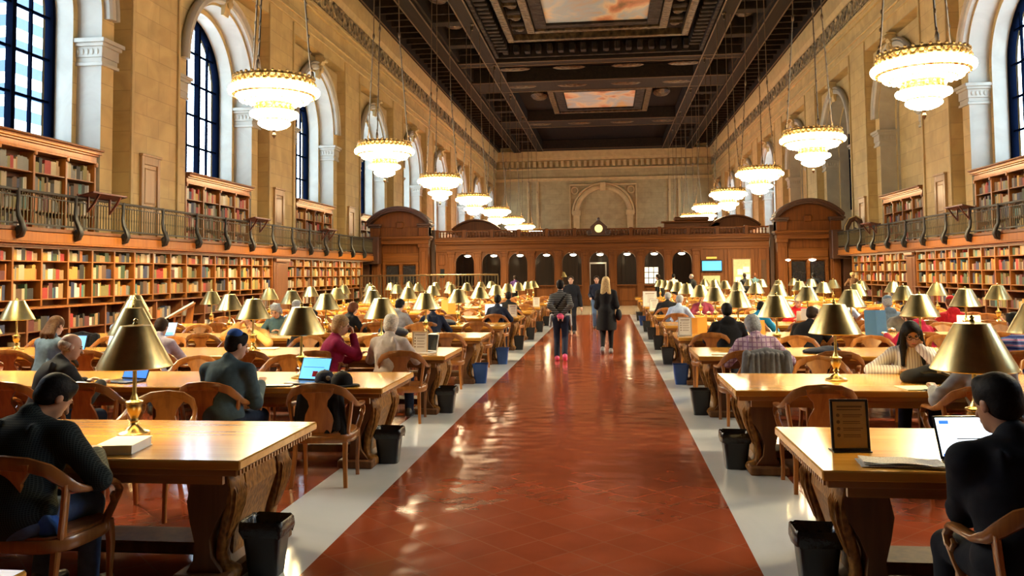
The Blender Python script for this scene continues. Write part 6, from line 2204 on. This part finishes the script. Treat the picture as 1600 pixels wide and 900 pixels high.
# coats over chair backs
def coat(label, key, mt, w=.26, drop=.42, name='draped_coat', dy=0, dz=0):
    x, y = CHAIRS[key]
    side = -1 if key[2] == 'near' else 1
    f = Field((-.42, -.32, .15), (.42, .32, 1.05), .013)
    q = random.Random(int(x * 50))
    f.cap((-w, -.0, .84), (0, 0, .88), .04, .045, .02); f.cap((w, -.0, .84), (0, 0, .88), .04, .045, .02)
    for k in range(9):
        u = -w + 2 * w * k / 8
        dp = drop * q.uniform(.85, 1.05)
        f.cap((u, -.055, .86 - abs(u) * .12), (u * 1.10, -.065 + q.uniform(-.03, .03), .87 - dp), .026, .036, .008)
        f.cap((u, .055, .85), (u, .05, .62), .030, .03, .02)
    r = thing(name, label, 'coat', (x, y + side * (.30 - dy), dz), 0 if side < 0 else PI)
    put('cloth', f.mesh('coat', mt), r)
    f = Field((-.5, -.32, .15), (.5, .32, 1.05), .013)
    for s2 in (-1, 1): f.cap((s2 * w, -.02, .85), (s2 * (w + .06), -.05, .50), .05, .036, .03)
    put('sleeve', f.mesh('sleeve', mt), r, (0, 0, 0))
coat('black coat hanging inside the chair back at the aisle end of the second left table', (-1, 1, 'near', 0), 'cloth_black', .15, .36, dy=.20, dz=-.05)
CHAIRS['lilac'] = (2.30, FR(2) - .30, 'near')
CHAIRS[1, 2, 'near', 'x'] = (2.28, FR(2) - .30)
coat('grey jacket hung over the chair of the person in the lilac shirt', (1, 2, 'near', 'x'), 'cloth_grey', .22, .42)
CHAIRS[-1, 3, 'near', 'x'] = (-8.1, FR(3) - .30)
coat('black jacket hung over the chair beside the man in light blue', (-1, 3, 'near', 'x'), 'cloth_black', .24, .4)
soft('cushion_bag', 'dark blue bag lying on the fourth left table', 'bag', (-3.15, FR(3) + .45, TZ), .1, 'cloth_navy', lambda f: (f.ell((0, 0, .06), (.26, .16, .10), None, .04), f.ell((-.1, 0, .1), (.14, .12, .07), None, .05)))
soft('folded_jacket', 'dark blue garment heaped on the third right table', 'clothes', (3.15, FR(2) + .45, TZ), 0, 'cloth_navy', lambda f: (f.ell((0, 0, .02), (.24, .14, .05), None, .04), f.ell((.1, .03, .04), (.12, .1, .05), None, .04)))
soft('jacket_heap', 'black jacket heaped on the fifth left table', 'clothes', (-2.9, FR(4) + .5, TZ), 0, 'cloth_navy', lambda f: (f.ell((0, 0, .03), (.28, .15, .07), None, .04), f.ell((.12, .03, .05), (.12, .1, .06), None, .04)))
# wooden book cradle by the left shelves, with an open atlas
r = thing('book_cradle', 'orange wooden reading stand by the left shelves', 'stand', (-10.15, 19.9, 0), .5)
m_ = MB()
m_.tube([(-.22, -.2, 0), (-.2, -.16, .55), (-.18, -.12, .78)], [.03, .03, .03], 8, 0, (0, 1, 0), sq=4); m_.build('leg', 'chair_oak', r)
m_ = MB(); m_.tube([(.22, -.2, 0), (.2, -.16, .55), (.18, -.12, .78)], [.03, .03, .03], 8, 0, (0, 1, 0), sq=4); m_.build('leg', 'chair_oak', r)
for s2 in (-1, 1):
    m_ = MB(); m_.tube([(s2 * .22, .22, 0), (s2 * .2, .18, .55), (s2 * .18, .1, .78)], [.03, .03, .03], 8, 0, (0, 1, 0), sq=4); m_.build('leg', 'chair_oak', r)
m_ = MB(); m_.box(-.26, .26, -.26, .26, .44, .48, .015); m_.build('seat', 'chair_oak', r)
m_ = MB(); m_.prism([(-.3, .76), (.3, 1.12), (.3, 1.15), (-.32, .79)], -.28, .28, 'xz'); m_.prism([(.02, .48), (.22, .48), (.28, 1.1), (.12, 1.0)], -.18, .18, 'xz'); m_.build('sloping_board', 'chair_oak', r)
r2 = thing('open_atlas', 'large white book lying open on the orange reading stand', 'book', (-10.15, 19.9, 0), .5)
m_ = MB(); m_.prism([(-.42, .745), (.26, 1.155), (.26, 1.175), (-.43, .765)], -.26, .26, 'xz'); m_.build('pages', 'paper', r2)
m_ = MB(); m_.prism([(-.43, .735), (.27, 1.150), (.26, 1.156), (-.44, .742)], -.27, .27, 'xz'); m_.build('cover', 'print_grey', r2)
# ================================================================ light
def area(name, loc, rotv, sx, sy, e, col):
    l = bpy.data.lights.new(name, 'AREA')
    l.shape = 'RECTANGLE'; l.size = sx; l.size_y = sy; l.energy = e; l.color = col
    o = bpy.data.objects.new(name, l); COL.objects.link(o)
    o.location = loc; o.rotation_euler = rotv
    return o
WARM = (1, .78, .42)
for sg in (-1, 1):
    # shelf strip lamps under the gallery edge and under the bookcase cornices
    a, b = (14.3, 43.8) if sg < 0 else (24, 43)
    n = 6
    for k in range(n):
        y0 = a + (b - a) * k / n; y1 = a + (b - a) * (k + 1) / n
        area('shelf_lamp', (sg * (GX - .02), (y0 + y1) / 2, 2.50), (0, sg * -.65, 0), .10, (y1 - y0) * .96, 7, WARM)
    for cy in (BAYS[1:5] if sg < 0 else BAYS[2:4]):
        area('case_lamp', (sg * 13.80, cy, FLOORG + 2.36), (0, sg * -.55, 0), .08, 4.8, 11, WARM)
cl = bpy.data.lights.new('chandelier_light', 'SPOT')
cl.spot_size = R160 = math.radians(165); cl.spot_blend = .6
cl.energy = 2200; cl.color = (1, .80, .42); cl.shadow_soft_size = .5
for sg in (-1, 1):
    for k in range(-1, 8):
        lk = cl
        if k < 0:
            lk = cl.copy(); lk.energy = 620  # dimmer fill from the added pair over the front rows
        o = bpy.data.objects.new('chandelier_light', lk); COL.objects.link(o)
        o.location = (sg * 7.67, BAY0 + BAYP * k, 6.40 - 1.45)
# sky
w = bpy.data.worlds.new('sky'); SC.world = w; w.use_nodes = True
nt = w.node_tree
bg = nt.nodes['Background']
tc = N(nt, 'ShaderNodeTexCoord')
sx = N(nt, 'ShaderNodeSeparateXYZ')
L(nt, tc, 'Generated', sx, 0)
rp = ramp(nt, [(0, (.55, .66, .80)), (.5, (.66, .82, 1.0)), (.75, (.62, .80, 1.0)), (1, (.5, .74, 1.0))])
mr = N(nt, 'ShaderNodeMapRange'); mr.inputs['From Min'].default_value = -1
L(nt, sx, 2, mr, 'Value'); L(nt, mr, 0, rp, 'Fac'); L(nt, rp, 'Color', bg, 'Color')
bg.inputs['Strength'].default_value = 7.0
for sg in (-1, 1):
    for k, cy in enumerate(BAYS):
        if sg > 0 and k in BLIND_R: continue
        o = area('window_daylight', (sg * (WX + .3), cy, 8.7), (0, sg * PI / 2, 0), 6.4, 4.8, 1, (1, 1, 1))
        o.data.cycles.is_portal = True
vs.exposure = 1.0
SC.cycles.max_bounces = 6
SC.cycles.diffuse_bounces = 3
SC.cycles.glossy_bounces = 3
SC.cycles.transmission_bounces = 4
SC.cycles.transparent_max_bounces = 8
SC.cycles.sample_clamp_indirect = 4
SC.cycles.caustics_reflective = False
SC.cycles.caustics_refractive = False
